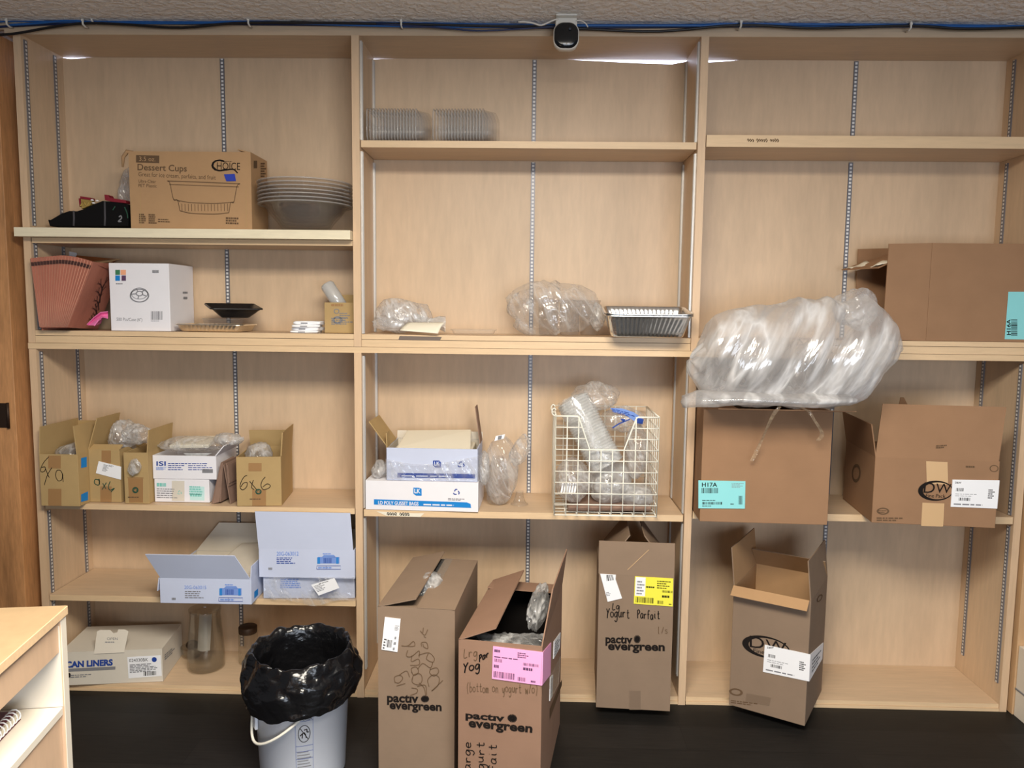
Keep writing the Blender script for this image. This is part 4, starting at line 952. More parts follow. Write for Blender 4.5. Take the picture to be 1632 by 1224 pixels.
c = Carton('cardboard_box', 'tall carton on the floor beside the bin, loopy marker writing on its front', (602, 966), (725, 972.5), 0.0005, None, .46, cb_grey, closed=False, inner=painted_shade, edge_z=.562, H=.562)
f = c.front
pactiv(f, Q(617, 1106, 667, 1123, .03), Q(671, 1108, 684, 1119), Q(621, 1120, 704, 1134, .04))
wl = 1.2
for pts in ([(640, 1029), (650, 1029), (659, 1022), (661, 1029), (650, 1030)], [(650, 1036), (648, 1045), (656, 1046), (668, 1037), (668, 1047)], [(654, 1060), (668, 1059), (667, 1050), (656, 1054), (657, 1044)], [(670, 1005), (677, 1012), (682, 1003)], [(675, 1000), (674, 1008)], [(676, 1014), (679, 1016)], [(672, 1030), (672, 1024), (680, 1024), (682, 1033), (676, 1031), (674, 1026)], [(667, 1044), (683, 1040), (692, 1048), (690, 1055), (680, 1050), (683, 1041)], [(666, 1066), (674, 1057), (686, 1064), (690, 1055)],
            [(657, 1073), (656, 1065), (664, 1063), (667, 1071), (660, 1076), (656, 1070)], [(657, 1083), (660, 1075), (670, 1074), (673, 1083), (668, 1091), (658, 1088), (657, 1081)], [(685, 1067), (696, 1064), (699, 1071), (692, 1077), (685, 1072), (687, 1065)], [(684, 1094), (682, 1083), (691, 1075), (700, 1080), (698, 1092), (688, 1101), (706, 1084)],
            [(630, 1088), (629, 1079), (638, 1076), (642, 1081), (636, 1088), (630, 1087)], [(636, 1076), (648, 1069), (653, 1079)], [(632, 1093), (646, 1089)], [(654, 1108), (664, 1104), (665, 1098), (656, 1096)], [(665, 1094), (678, 1092), (680, 1107)], [(668, 1088), (676, 1096), (679, 1110)]): f.strokepx(pts, wl, ink_soft)
c.sticker(f, [(608, 1035), (633.5, 1039), (638.5, 986.5), (613.5, 983.5)], paper, draw=lambda f_, p_: (f_.bars([(616, 1031), (624, 1032), (626, 1020), (617, 1019)], (0, 0, 1, 1), 7, ink, .0016), f_.lines([(610, 1033), (614, 1034), (617, 1016), (613, 1015)], (0, 0, 1, 1), 4, ink, .0016), f_.lines([(629, 1004), (636, 1005), (637, 996), (630, 995)], (0, 0, 1, 1), 4, ink_grey, .0016), f_.lines([(626, 1036), (630, 1036), (634, 1010), (630, 1010)], (0, 0, 1, 1), 3, ink_grey, .0016)))
c.flap('left', .122, 14, 0, 1); c.flap('right', .118, 1, 0, 1); c.flap('front', .11, -2, .04, .96, lift=-.001); pl = c
tp_ = c.top
m = MB(); f2 = Face(m, c.root, (-c.W / 2, -c.D / 2, c.H + .003), (1, 0, 0), (0, 1, 0)); f2.rect(.11, .2, .15, .45, tape_clear, .001); m.build('tape', c.root)
m = MB(); m.blob((-.01, -.02, c.H - .02), (.045, .08, .045), film, .3, 2.5, 4, 5); m.build('bag_end', c.root)
c.done(.003)

c = Carton('cardboard_box', 'tall open carton with a pink sticker, frontmost of the cartons on the floor', (731, 1019), (864.5, 1031), 0.0005, None, .50, cb_red, closed=False, inner=painted_shade, edge_z=.51, H=.51)
f = c.front
pactiv(f, [(742, 1148), (804, 1153.5), (804, 1140), (742, 1134.5)], [(809, 1150), (824, 1151.5), (824, 1138.5), (809, 1137.5)], [(747, 1163), (848, 1172), (849, 1157.5), (747, 1148)])
f.hand('Lrg', [(738, 1054), (762, 1052), (762, 1031), (738, 1033)], ink_soft, 1.2); f.hand('Yog', [(738, 1078), (766, 1072), (766, 1050), (738, 1056)], ink, 2.0); f.hand('Par', [(763, 1060), (780, 1050), (780, 1034), (763, 1044)], ink, 2.0)
f.hand('(bottom on yogurt w/o)', [(743, 1108), (858, 1112), (858, 1090), (743, 1087)], ink_soft, .9)
f.hand('Large', [(755, 1240), (757, 1182), (738, 1180), (736, 1240)], ink, 1.5); f.hand('Yogurt', [(777, 1250), (777, 1182), (758, 1180), (757, 1250)], ink, 1.5, seed=8); f.hand('Parfait', [(798, 1262), (798, 1186), (778, 1184), (778, 1262)], ink, 1.5, seed=2)
def dp(f, p):
    q = p; f.bars(q, (.03, .06, .46, .25), 20, ink_plum, .0016); f.bars(q, (.52, .05, .68, .17), 8, ink_plum, .0016); f.lines(q, (.03, .84, .2, .92), 1, ink_plum, .0016, fill=1); f.lines(q, (.5, .76, .75, .94), 3, ink_plum, .0016, fill=.5); f.lines(q, (.03, .68, .75, .74), 1, ink_plum, .0016); f.bars(q, (.04, .54, .2, .64), 8, ink_plum, .0016); f.bars(q, (.62, .54, .94, .62), 14, ink_plum, .0016); f.lines(q, (.62, .4, .9, .5), 1, ink_plum, .0016, fill=.8); f.lines(q, (.03, .36, .18, .46), 1, ink_plum, .0016, fill=.9); f.lines(q, (.78, .06, .92, .12), 1, ink_plum, .0016, fill=.9)
c.sticker(f, [(784, 1081.5), (863.5, 1092.5), (865, 1039.5), (786, 1030)], sticker_pink, 'sticker', draw=dp, label='pink shipping sticker')
c.sticker(c.right, [(863.6, 1092.5), (877, 1075), (878, 1024), (865, 1039.5)], sticker_pink, 'sticker', label='folded end of the pink sticker')
c.sticker(c.right, [(882, 1050), (892, 1032), (893, 1008), (883, 1022)], paper, draw=lambda f_, p_: f_.lines(p_, (.1, .1, .9, .9), 5, ink_grey, .0016))
c.sticker(c.right, [(876, 1118), (890, 1090), (893, 1046), (877, 1078)], tape_clear, 'clear_pouch'); c.sticker(c.right, [(876, 1117), (880, 1109), (881, 1075), (877, 1079)], paper)
c.right.polypx([(876, 1130), (895, 1082), (895, 1092), (876, 1146)], ink_soft, .0012)
c.flap('left', .118, 22, 0, 1); c.flap('right', .15, 98, 0, 1, taper=.06); c.flap('back', .10, 5)
m = MB(); 
def sheet(u, v):
    n = noise.ridged_multi_fractal(Vector((u * 3.5, v * 3.5, 2)), 1, 2.1, 4, 1, 2) - 1.1
    return Vector(((u - .5) * (c.W - .02), -c.D / 2 + .008 + .13 * v, c.H - .018 + .012 * n - .05 * (v > .5) * (v - .5) * (1 - u)))
m.grid(sheet, 40, 24, film); m.build('inner_bag', c.root)
m = MB(); m.blob((.075, .0, c.H + .015), (.03, .13, .055), film, .3, 2.2, 5, 12); m.build('bag_edge', c.root)
c.done(.003)

# ================================================================== bin
bc = Py(483, 1180, -.45)
t = thing('trash_bin', 'white bucket with a black bin liner over its rim, on the dark floor', 'trash bin', (bc.x, -.45, 0))
m = MB(); m.lathe([(0, .001), (.128, .001), (.131, .006), (.1455, .30), (.149, .301), (.149, .308), (.146, .309), (.147, .335), (.151, .336), (.151, .343), (.148, .37), (.144, .37), (.142, .34), (.127, .012), (0, .012)], bucket_white, 64)
m.build('bucket', t)
def liner(u, v):
    g = 2 * PI * u; d = Vector((math.cos(g), math.sin(g), v * 2.2))
    n = noise.noise(d * 2.3 + Vector((4, 1, 7))); n2 = noise.noise(d * 5.5 + Vector((1, 8, 2))); n3 = noise.ridged_multi_fractal(d * 2.6, 1, 2.1, 4, 1, 2) - 1.1
    hem = .255 + .012 * math.cos(g - .25) + .018 * n
    if v < .42:
        k = v / .42; z = hem + (.375 - hem) * k; r_ = .160 + .016 * math.sin(k * PI) - .002 * k + .006 * (1 - k)
    elif v < .55:
        k = (v - .42) / .13; r_ = .160 - .028 * k; z = .375 + .026 * math.sin(k * PI) + .012 * k
    else:
        k = (v - .55) / .45; r_ = (.132 - .022 * k) * (1 - max(0, k - .8) * 4.98); z = .387 - .26 * k
    z += .008 * math.sin(g + .3) + .012 * n2
    if v < .5: r_ += .012 * n + .004 * n2 + .006 * n3
    elif v > .58: r_ += .005 * n - .006 * abs(n3)
    return Vector((r_ * math.cos(g) * 1.04, r_ * math.sin(g), z))
m = MB(); m.grid(liner, 140, 70, bin_black); m.build('bin_liner', t)
hp = []
ea = R(210)
for k in range(21):
    s_ = k / 20; g = R(196 + 95 * s_); zz_ = .245 - .105 * math.sin(min(1, s_ * 1.0) ** .62 * PI) ** .9 * (1 - .15 * s_) + .015 * s_
    rr_ = .150 + .014 * math.sin(s_ * PI) - .004 * s_; hp.append((rr_ * math.cos(g), rr_ * math.sin(g), zz_))
m = MB(); m.tube(hp, .0042, wire_white, 8); m.build('handle', t)
m = MB(); m.box((-.012, -.004, -.03), (.012, .006, .03), bucket_white); o = m.build('handle_ear', t, .003); o.location = (.145 * math.cos(R(214)), .145 * math.sin(R(214)), .205); o.rotation_euler = (0, 0, R(124))
m = MB()   # warning panel printed on the curved wall
def bw(a, z, lift=.0008):
    r_ = .131 + (.1455 - .131) * (z - .006) / .294 + lift; return Vector((r_ * math.cos(a), r_ * math.sin(a), z))
def bpatch(a0, a1, z0, z1, mt, lift=.0008, n=8):
    m.grid(lambda u, v: bw(a0 + (a1 - a0) * u, z0 + (z1 - z0) * v, lift), n, 1, mt)
A0, A1 = R(278), R(299)
for z in (.262, .246, .232, .152, .134, .110): bpatch(A0, A1, z, z + .0012, ink_blue)
for a in (A0, A1): bpatch(a, a + .006, .03, .263, ink_blue)
def btext(s, a0, a1, z0, z1):
    vs, fs = text_mesh(s, .02); m.add([bw(a0 + (a1 - a0) * x, z0 + (z1 - z0) * y, .001) for x, y in vs], fs, ink)
btext('WARNING', A0 + .07, A1 - .02, .249, .259); btext('ATTENTION', A0 + .07, A1 - .02, .235, .243)
def bstroke(pts, w_, mt):
    q = [Vector(p) for p in pts]
    for a, b in zip(q[:-1], q[1:]):
        d = (b - a).normalized(); e = Vector((-d.y, d.x)) * w_ / 2
        m.add([bw((A0 + A1) / 2 + p.x / .14, .192 + p.y, .001) for p in (a + e, a - e, b - e, b + e)], [(0, 1, 2, 3)], mt)
bstroke([(.017 * math.cos(2 * PI * k / 24), .030 * .9 * math.sin(2 * PI * k / 24)) for k in range(25)], .002, ink); bstroke([(-.011, .018), (.011, -.018)], .002, ink)
bstroke([(-.006, -.014), (-.005, .0), (0, .004), (.004, -.004), (.006, -.014)], .003, ink); bstroke([(-.012, -.006), (-.004, .002)], .003, ink); bstroke([(.0, .012), (.008, .014), (.008, .004), (.014, .004)], .003, ink)
for k in range(9): bpatch(A0 + .03, A1 - .04 - .03 * (k % 3), .055 + k * .0095, .058 + k * .0095, ink_grey)
m.build('warning_print', t)

# ================================================================== counter at the lower left
zc0 = .90
pc = Pz(103, 966, zc0); pe = Pz(0, 1055, zc0); dvec = (pc - pe); yawc = math.atan2(dvec.y, dvec.x) - PI / 2
t = thing('counter_cabinet', 'maple counter cabinet with white open shelf, cut off at the lower left corner', 'counter', (pc.x, pc.y, 0), yawc)
zpx = lambda py, px=106: Ppl(px, py, pc, Vector((0, 1, 0))).z
zs1, zap, zsh, zsb = zpx(980), zpx(1031), zpx(1117), zpx(1129)
CW, CD, PT = .62, 1.0, .02
m = MB(); m.box((-CW, -CD, zs1), (.002, .004, zc0), counter_top); m.box((.002, -CD, zs1), (.004, .004, zc0 - .0005), wood_edge); m.build('worktop', t, .0015)
m = MB(); m.box((-CW, -PT, 0), (0, 0, zs1 - .0005), counter_panel); m.box((-CW + .02, -PT - .0012, zsh), (-.002, -PT - .0002, zap + .05), counter_white); m.box((.0, -PT, 0), (.0012, 0, zs1 - .0005), counter_white); m.build('end_panel', t)
m = MB(); m.box((-.022, -CD, zap), (-.004, -PT - .002, zs1 - .0005), counter_panel); m.build('apron', t)
m = MB(); m.box((-CW, -CD, zsb), (-.002, -PT - .002, zsh), counter_white); m.build('shelf', t, .001)
m = MB(); m.box((-.022, -CD, 0), (-.006, -PT - .002, zsb - .001), counter_panel); m.build('lower_panel', t)
m = MB(); m.box((-CW, -CD, zsb), (-CW + .015, -PT - .002, zs1 - .001), counter_white); m.build('back_panel', t)
nb = (Pz(60, 1110, zsh + .01) + Pz(2, 1168, zsh + .01)) / 2; nb = t.matrix_basis.inverted() @ nb
tw = thing('notebook', 'spiral notebook with dark red cover lying on the counter shelf', 'notebook', t.matrix_basis @ Vector((nb.x - .095, nb.y - .115, zsh + .0005)), yawc)
m = MB(); m.box((-.10, -.11, .002), (.095, .11, .014), paper_c); m.build('pages', tw, .001)
m = MB(); m.box((-.102, -.112, .0145), (.09, .112, .0165), notebook_red); m.box((-.102, -.112, 0), (.097, .112, .0015), notebook_red); m.build('cover', tw)
m = MB()
for k in range(20):
    y = -.105 + k * .0110; m.tube([(.09 + .011 * math.cos(a), y + .001 * math.sin(a), 0.0125 + .011 * math.sin(a)) for a in [2 * PI * q / 10 for q in range(11)]], .0013, ink_grey if k % 1 else paper, 5)
m.build('spiral_binding', tw)

# ================================================================== plastics and small things, shelf by shelf
S.cycles.transparent_max_bounces = 40
Rz = lambda a: Matrix.Rotation(R(a), 4, 'Z')
Ry = lambda a: Matrix.Rotation(R(a), 4, 'Y')
Rx = lambda a: Matrix.Rotation(R(a), 4, 'X')
def wp(t_, px, py, y):           # pixel on plane y, in the thing's own space
    return t_.matrix_basis.inverted() @ Py(px, py, y)

# ---- black gift tray with ribbons, upper left shelf
yb = .045
o = Py(142, 360, yb)
t = thing('gift_pouch', 'black long-nosed pouch with crimson ribbons, left of the dessert cups carton', 'pouch', (o.x, yb, zA + .001))
P = lambda px, py: (lambda q: (q.x, 0, max(q.z, 0)))(wp(t, px, py, yb))
m = MB()
outl = [P(79, 360.5), P(76, 350), P(80, 350.5), P(96, 341), P(110, 336), P(122, 336.5), P(134, 333), P(150, 325), P(163, 320), P(184, 322), P(203, 325.5), P(205.5, 330), P(204, 360.5)]
m.prism(outl, (0, .085, 0), black_matte); m.build('body', t, .003)
m = MB()
for a in (117.5, 167): m.tube([P(a, 336 if a < 150 else 321), P(a + .5, 348), P(a, 360)], .0035, grey_seam, 6)
m.build('piping', t)
m = MB(); m.prism([P(127, 312.5), P(144, 315), P(144, 319), P(128, 316.5)], (0, .03, 0), dark_red); m.build('ribbon', t, .001); m = MB(); m.prism([P(125, 316), P(128, 316), P(128.5, 329), P(126.5, 330)], (0, .03, 0), dark_red); m.build('ribbon', t, .001); m = MB()
m.prism([P(166, 310), P(172, 310.5), P(174, 315), P(200, 319), P(201, 324), P(178, 321.5), P(167, 319)], (0, .035, 0), dark_red); m.build('ribbon', t, .001)
m = MB(); m.prism([P(129, 317), P(146, 319.5), P(144, 327), P(130, 333)], (0, .02, 0), gold); m.tube(crom([P(128, 329), P(133, 322), P(138, 328), P(143, 321), P(149, 325)], 4), .003, gold, 6)
for a, b in ((147, 319), (155, 320), (149, 323.5)): m.blob(P(a, b), (.006, .006, .003), paper, .1, 2, 2, a)
m.build('trim', t)
m = MB(); f = Face(m, t, (0, 0, 0), (1, 0, 0), (0, 0, 1)); f.strokepx([(190, 346), (193, 344), (194, 348), (189, 353), (194, 353)], 1.8, ink_grey, .002); f.strokepx([(180, 335), (184, 329)], 1.5, ink_green, .002); f.strokepx([(199, 330), (203, 340), (204, 348)], 1.8, ink_green, .002); m.build('embroidery', t)
# ---- thin clear bag behind the dessert carton
o = Py(200, 300, .205)
t = tag((lambda mb: (mb.blob((o.x + .02, .208, zA + .135), (.05, .016, .115), film_lite, .2, 2.2, 4, 3), mb.build('plastic_bag'))[1])(MB()), 'thin clear bag standing behind the left end of the dessert cups carton', 'plastic bag')

# ---- nested clear bowls
bx = Py(484, 330, .05).x + .006
m = MB()
rb = .166
m.lathe([(0, .001), (.075, .001), (.082, .004), (.100, .030), (.128, .062), (.146, .086), (rb - .010, .090), (rb, .091), (rb, .0945), (rb - .008, .0945), (.143, .088), (.125, .062)], clear_smoky, 72)
root = thing('plastic_bowl', 'clear plastic bowl in the nested stack at the right end of the white board', 'bowl', (bx, .055, zA + .001), 0, 'nested clear bowls')
m.build('bowl', root)
m = MB(); m.lathe([(rb - .012, .0905), (rb + .0005, .0905), (rb + .002, .0925), (rb + .0005, .0948), (rb - .012, .0948)], clear_rim, 72); m.build('rim', root)
for k in range(1, 7): copy_thing(root, (bx + .0012 * (k % 3 - 1), .055, zA + .001 + k * .0128))

# ---- fanned brown paper file
bag_edge = mat_plain('pale_pleat_contrast', srgb(206, 150, 126), .85)  # paler ribs on the folds put the pleats' light and shade into colour
yo = -.045
o = Py(82, 522, yo)
t = thing('accordion_file', 'fanned red-brown accordion file with a dark band near its top, at the left end', 'file', (o.x, yo, ZLED + .001))
def fan(s_, h_):       # s_ across 0..1, h_ height 0..1 (pixel guide lines of the fan on its front plane)
    b = (63 + 45 * s_, 522)
    tx = 46 + 103 * s_ ; ty = 411.5 - 7 * math.sin(s_ * 1.5) + 34 * max(0, s_ - .45) ** 1.6
    q = wp(t, b[0] + (tx - b[0]) * h_, b[1] + (ty - b[1]) * h_, yo); return q
N = 20
def pl_(u, h_, lift=0):
    k = u * N * 2; zig = abs((k % 2) - 1)
    q = fan(u, h_); return Vector((q.x, .010 * zig * min(1, .3 + h_) - lift, max(q.z, 0.0)))
m = MB(); m.grid(lambda u, v: pl_(u, v), N * 2, 12, bag_paper, False)
# tops, seen as tabs, and the closed right cover
m.build('pleats', t)
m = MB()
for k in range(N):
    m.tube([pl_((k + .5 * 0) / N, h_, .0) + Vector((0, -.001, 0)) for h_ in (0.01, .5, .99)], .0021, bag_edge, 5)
m.build('pleat_contrast_ribs', t)
m = MB(); m.grid(lambda u, v: pl_(u, .885 + .055 * v, .0015), N * 2, 2, bag_band, False); m.build('band', t)
m = MB()
a0, a1 = fan(1, 0), fan(1, 1); dpt = .19
m.slab([(a0.x, 0, max(a0.z, 0)), (a0.x, dpt, 0), (a1.x, dpt, a1.z), (a1.x, 0, a1.z)], .003, bag_paper)
m.build('cover', t)
m = MB(); f = Face(m, t, (a0.x, 0, 0), Vector((0, dpt, 0)), Vector((a1.x - a0.x, 0, a1.z)))
rnd = random.Random(5)
def twig(p, a, l, d):
    if d == 0: return
    q = (p[0] + math.cos(a) * l, p[1] + math.sin(a) * l); f.stroke([p, q], .0016 * d, bag_band, .0012)
    for s_ in (-.5, .35): twig(q, a + s_ + rnd.uniform(-.2, .2), l * .72, d - 1)
for k in range(5): twig((.17 - .012 * k, .02 + .030 * k), PI * (.80 - .05 * k), .030, 4)
m.build('twig_print', t)
m = MB()
a2 = fan(0, 0); a3 = fan(0, 1)
m.slab([(a2.x, dpt, 0), (a2.x, .012, 0), (a3.x, .012, a3.z), (a3.x, dpt, a3.z)], .003, bag_paper)
m.grid(lambda u, v: Vector((fan(u, .975).x, .012 + (dpt - .012) * v, fan(u, .975).z - .03 * v)), 26, 2, bag_paper, False)
m.build('pocket_tops', t)
o = Py(150, 409, .20)
m = MB(); m.slab([tuple(wp(t, *p)) for p in ((112, 424, .175), (172, 424, .19), (188, 413, .20), (122, 407, .19))], .003, file_orange); m.slab([tuple(wp(t, *p)) for p in ((140, 420, .17), (176, 417, .18), (192, 412, .19), (150, 416, .19))], .002, tape_pale); m.build('loose_sheets', t)
t2 = thing('paper_sheet', 'white paper sheet propped behind the fanned accordion file', 'paper', (Py(75, 405, .225).x, .225, ZLED + .001))
m = MB(); m.slab([tuple(wp(t2, *p)) for p in ((84, 428, .225), (124, 428, .226), (122, 403, .230), (86, 396, .230))], .002, paper); m.build('sheet', t2)
# ---- pink scoop
yo = .01
o = Py(160, 516, yo)
t = thing('plastic_scoop', 'pink plastic scoop between the accordion file and the white carton', 'scoop', (o.x, yo, ZLED + .001))
P = lambda px, py, y: wp(t, px, py, y)
m = MB()
m.loft([[P(138, 517, yo), P(150, 505, yo), P(160, 497.5, yo), P(172, 496, yo + .01)], [P(140, 518, yo + .01), P(151, 507, yo + .02), P(161, 501, yo + .02), P(172, 500.5, yo + .03)], [P(150, 519, yo + .0), P(157, 510, yo), P(164, 506, yo), P(172, 508, yo + .01)]], pink_plastic, False, closed=False)
m.loft([[P(150, 519, yo), P(157, 510, yo), P(160, 509, yo)], [P(160, 515, yo + .05), P(162, 509, yo + .05), P(166, 506, yo + .05)]], pink_plastic, False, closed=False)
m.build('scoop', t, solid=.002)

def tray(m, wt, lt, wb, lb, h, rt_, mt, ribs=0, amp=0.0, rim=.008, n=10, M=None, rows=4, thick=True):
    """pan with flared (ribbed) walls and a flat rolled rim"""
    def ring_(w_, l_, z, r_, a):
        o_ = rr(w_, l_, r_, n); out = []
        L_ = len(o_)
        for k, (x, y, _) in enumerate(o_): out.append((x, y))
        # resample along perimeter
        pts = []; tot = 0; seg = []
        for k in range(L_):
            d = math.dist(out[k], out[(k + 1) % L_]); seg.append(d); tot += d
        K = max(64, ribs * 4)
        k = 0; acc = 0
        for q in range(K):
            s_ = tot * q / K
            while acc + seg[k] < s_: acc += seg[k]; k += 1
            f_ = (s_ - acc) / max(seg[k], 1e-9); x = out[k][0] + (out[(k + 1) % L_][0] - out[k][0]) * f_; y = out[k][1] + (out[(k + 1) % L_][1] - out[k][1]) * f_
            r0 = math.hypot(x, y) or 1; w2 = a * (1 if (q // 2) % 2 else -1)
            v = Vector((x + x / r0 * w2, y + y / r0 * w2, z)); pts.append(M @ v if M else v)
        return pts
    rings = [ring_(wb * .02, lb * .02, .001, .0005, 0), ring_(wb - .01, lb - .01, .001, rt_, 0), ring_(wb, lb, .004, rt_, 0)]
    for k in range(1, rows):
        f_ = k / rows; rings.append(ring_(wb + (wt - wb) * f_, lb + (lt - lb) * f_, .004 + (h - .004) * f_, rt_, amp))
    rings += [ring_(wt, lt, h - .002, rt_, 0), ring_(wt + rim, lt + rim, h, rt_ + rim / 2, 0), ring_(wt + 2 * rim, lt + 2 * rim, h - .001, rt_ + rim, 0), ring_(wt + 2 * rim, lt + 2 * rim, h - .004, rt_ + rim, 0)]
    m.loft(rings, mt, True, (True, False))

# ---- shallow foil tray with clear container and black tray on it
def cpos(px, py, y, z): q = Py(px, py, y); return (q.x, y, z)
t = thing('foil_tray', 'shallow foil tray with ribbed sides, under the clear tub on the left ledge', 'foil tray', cpos(346, 520, .085, ZLED + .001), R(-3))
m = MB(); tray(m, .245, .15, .225, .13, .028, .02, foil_warm, 46, .0016, .006); m.build('tray', t)
t = thing('plastic_tub', 'small clear rectangular tub sitting in the shallow foil tray', 'tub', cpos(356, 508, .08, ZLED + .0075), R(-6))
m = MB(); tray(m, .125, .085, .112, .07, .042, .012, clear_ribbed, 24, .001, .004); m.build('tub', t)
t = thing('black_tray', 'black flared square tray set askew on the clear tub', 'tray', cpos(372, 500, .085, ZLED + .056), R(30), rx=R(6))
m = MB(); tray(m, .175, .165, .10, .10, .040, .004, black_plastic, 0, 0, .003, 3); m.build('tray', t, solid=.0015)

# ---- white packets
yo = .075; o = Py(488, 526, yo)
names = ['bottom', 'second from the bottom', 'third from the bottom', 'topmost']
zz = ZLED + .001
for k in range(4):
    t = thing('paper_packet', 'flat white paper packet with grey print, %s of the small stack' % names[k], 'packet', (o.x + (.0, .006, .004, .012)[k], yo + .01 * (k % 2), zz), R((4, -6, 9, -3)[k]), 'white packets on the left ledge')
    m = MB(); hk = (.008, .012, .009, .013)[k]
    m.blob((0, 0, hk / 2), (.052 + .004 * (k == 0), .042, hk / 2 * 1.1), paper, .05, 2, 3, k + 30, fn=lambda q, d: Vector((max(-.05, min(.05, q.x * 1.45)), max(-.04, min(.04, q.y * 1.45)), max(-hk / 2, min(hk / 2, q.z * 1.3)))))
    f = Face(m, t, (-.05, -.0405, 0), (1, 0, 0), (0, 0, 1)); f.rect(.03, hk * .3, .055, hk * .6, ink_grey, .002)
    m.build('packet', t); zz += hk * 1.02
# ---- frosted tube leaning in the kraft box
t = thing('bag_roll', 'translucent roll of small bags leaning out of the small kraft box', 'bag roll', (kr.root.location.x, kr.root.location.y, ZLED + .008))
q0 = wp(t, 548, 496, .11); q1 = wp(t, 520, 452, .12)
m = MB(); ax = (q1 - q0); m.tube([q0, q0 + ax * .5, q0 + ax * .93, q0 + ax * .985, q1], [.026, .026, .026, .022, .010], frosted, 24); m.build('roll', t)

# ---- nested clear trays lying on their sides, top middle shelf
def side_tray(name, label, group, x0, n, dx, y, z, rz):
    m = MB(); M = Matrix.Translation((0, 0, .060)) @ Ry(-90)
    tray(m, .104, .15, .086, .128, .050, .016, clear_ribbed, 0, 0, .005, 5, M, 3)
    root = thing(name, label, 'clear tray', (x0, y, z), rz, group); m.build('tray', root)
    m = MB(); A_, B_ = rr(.112, .158, .020, 5), rr(.104, .150, .016, 5)
    m.loft([[M @ Vector((x_, y_, .0485)) for x_, y_, _ in B_], [M @ Vector((x_, y_, .0495)) for x_, y_, _ in A_], [M @ Vector((x_, y_, .0465)) for x_, y_, _ in A_], [M @ Vector((x_, y_, .0458)) for x_, y_, _ in B_]], clear_rim); m.build('rim', root)
    d = Vector((math.cos(rz), math.sin(rz), 0)) * dx
    for k in range(1, n): copy_thing(root, Vector((x0, y, z)) + d * k)
xa = Py(583, 200, .02).x
side_tray('clear_tray', 'clear clamshell tray on edge in the left of two nested rows, top middle shelf', 'left row of nested clear trays', xa + .052, 17, .0108, .095, 2.0527, 0)
xa = Py(690, 200, .02).x
side_tray('clear_tray', 'clear clamshell tray on edge in the right of two nested rows, top middle shelf', 'right row of nested clear trays', xa + .052, 17, .0110, .095, 2.0527, R(-3))

# ---- middle ledge
yo = .10; zl = ZLED + .001
o = Py(637, 500, yo)
t = thing('plastic_bag', 'knotted clear bag bulging at the left end of the middle ledge', 'plastic bag', (o.x, yo, zl))
m = MB(); m.blob((0, 0, .065), (.088, .075, .066), film, .16, 2.2, 5, 21, fn=lambda q, d: Vector((q.x + (.03 if d.x > .75 else 0), q.y, max(q.z, -.064)))); m.build('bag', t)
m = MB(); m.blob((-.01, .01, .06), (.06, .05, .052), film_milky, .16, 2.0, 4, 22); m.build('contents', t)
m = MB(); m.loft([[Vector((.06 + .022 * k, -.01 + .002 * math.sin(k), .052 - .003 * k)) + Vector((0, math.cos(a) * r_ * 1.2, math.sin(a) * r_)) * (1 + .25 * math.sin(3 * a + k)) for a in [2 * PI * q / 20 for q in range(20)]] for k, r_ in enumerate((.030, .020, .011, .013, .022, .026))], film_sleeve, True); m.build('knot_tail', t)
m = MB(); m.blob((-.03, -.050, .037), (.06, .026, .026), film_milky, .2, 2.4, 4, 27); m.build('loose_fold', t)
o = Py(675, 530, -.012)
t = thing('paper_label', 'curled white paper slip hanging over the edge of the middle ledge', 'paper slip', (o.x, -.012, zl))
pq = [wp(t, 637, 531, -.022), wp(t, 698, 536, -.024), wp(t, 712, 518, .03), wp(t, 651, 518, .03)]
m = MB(); m.grid(lambda u, v: pq[0].lerp(pq[1], u).lerp(pq[3].lerp(pq[2], u), v) + Vector((0, 0, .010 + .008 * math.sin(v * PI) * (.4 + u))), 10, 8, paper_c); m.build('slip', t, solid=.0008)
m = MB(); f = Face(m, up_u, (0, -.0026, 0), (1, 0, 0), (0, 0, 1)); pts = [f.px(*p) for p in ((635, 541.5), (701, 543), (704, 537), (637, 535.5))]
m.prism([f.P(a, b, .0004) for a, b in pts], (0, .0006, 0), mat_plain('grey_label', srgb(112, 98, 88), .6)); m.build('label_strip', up_u)
t = thing('food_container', 'low clear plastic tray lying alone near the middle of the ledge', 'container', cpos(755, 528, .06, zl), R(2))
m = MB(); tray(m, .16, .11, .145, .095, .020, .015, clear_ribbed, 30, .0008, .005); m.build('lid', t)
# clear bag with three tall cups
cupx = [(874, .115), (908, .07), (940, .125)]
for k, (px, yy) in enumerate(cupx):
    q = Py(px, 500, yy)
    t = thing('plastic_cup', 'tall clear cup inside the thin bag on the middle ledge, ' + ('left', 'middle', 'right')[k] + ' one of three', 'cup', (q.x, yy, zl + .002), 0, 'clear cups in the thin bag')
    m = MB(); m.lathe([(0, .001), (.032, .001), (.034, .004), (.037, .12), (.040, .125), (.040, .129), (.037, .128)], clear_cup, 40); m.build('cup', t)
q = Py(890, 500, .11)
t = thing('plastic_bag', 'thin clear bag slumped over tall cups beside the foil pan', 'plastic bag', (q.x, .11, zl))
m = MB(); m.blob((-.025, .0, .095), (.172, .105, .110), film_lite, .22, 1.7, 5, 31, fn=lambda q, d: Vector((q.x, q.y, max(q.z, -.094) * (1 if q.x < .02 else .86)))); m.build('bag', t)
m = MB(); m.blob((.142, -.03, .07), (.026, .03, .05), film, .25, 2.5, 4, 33); m.build('gathered_neck', t)
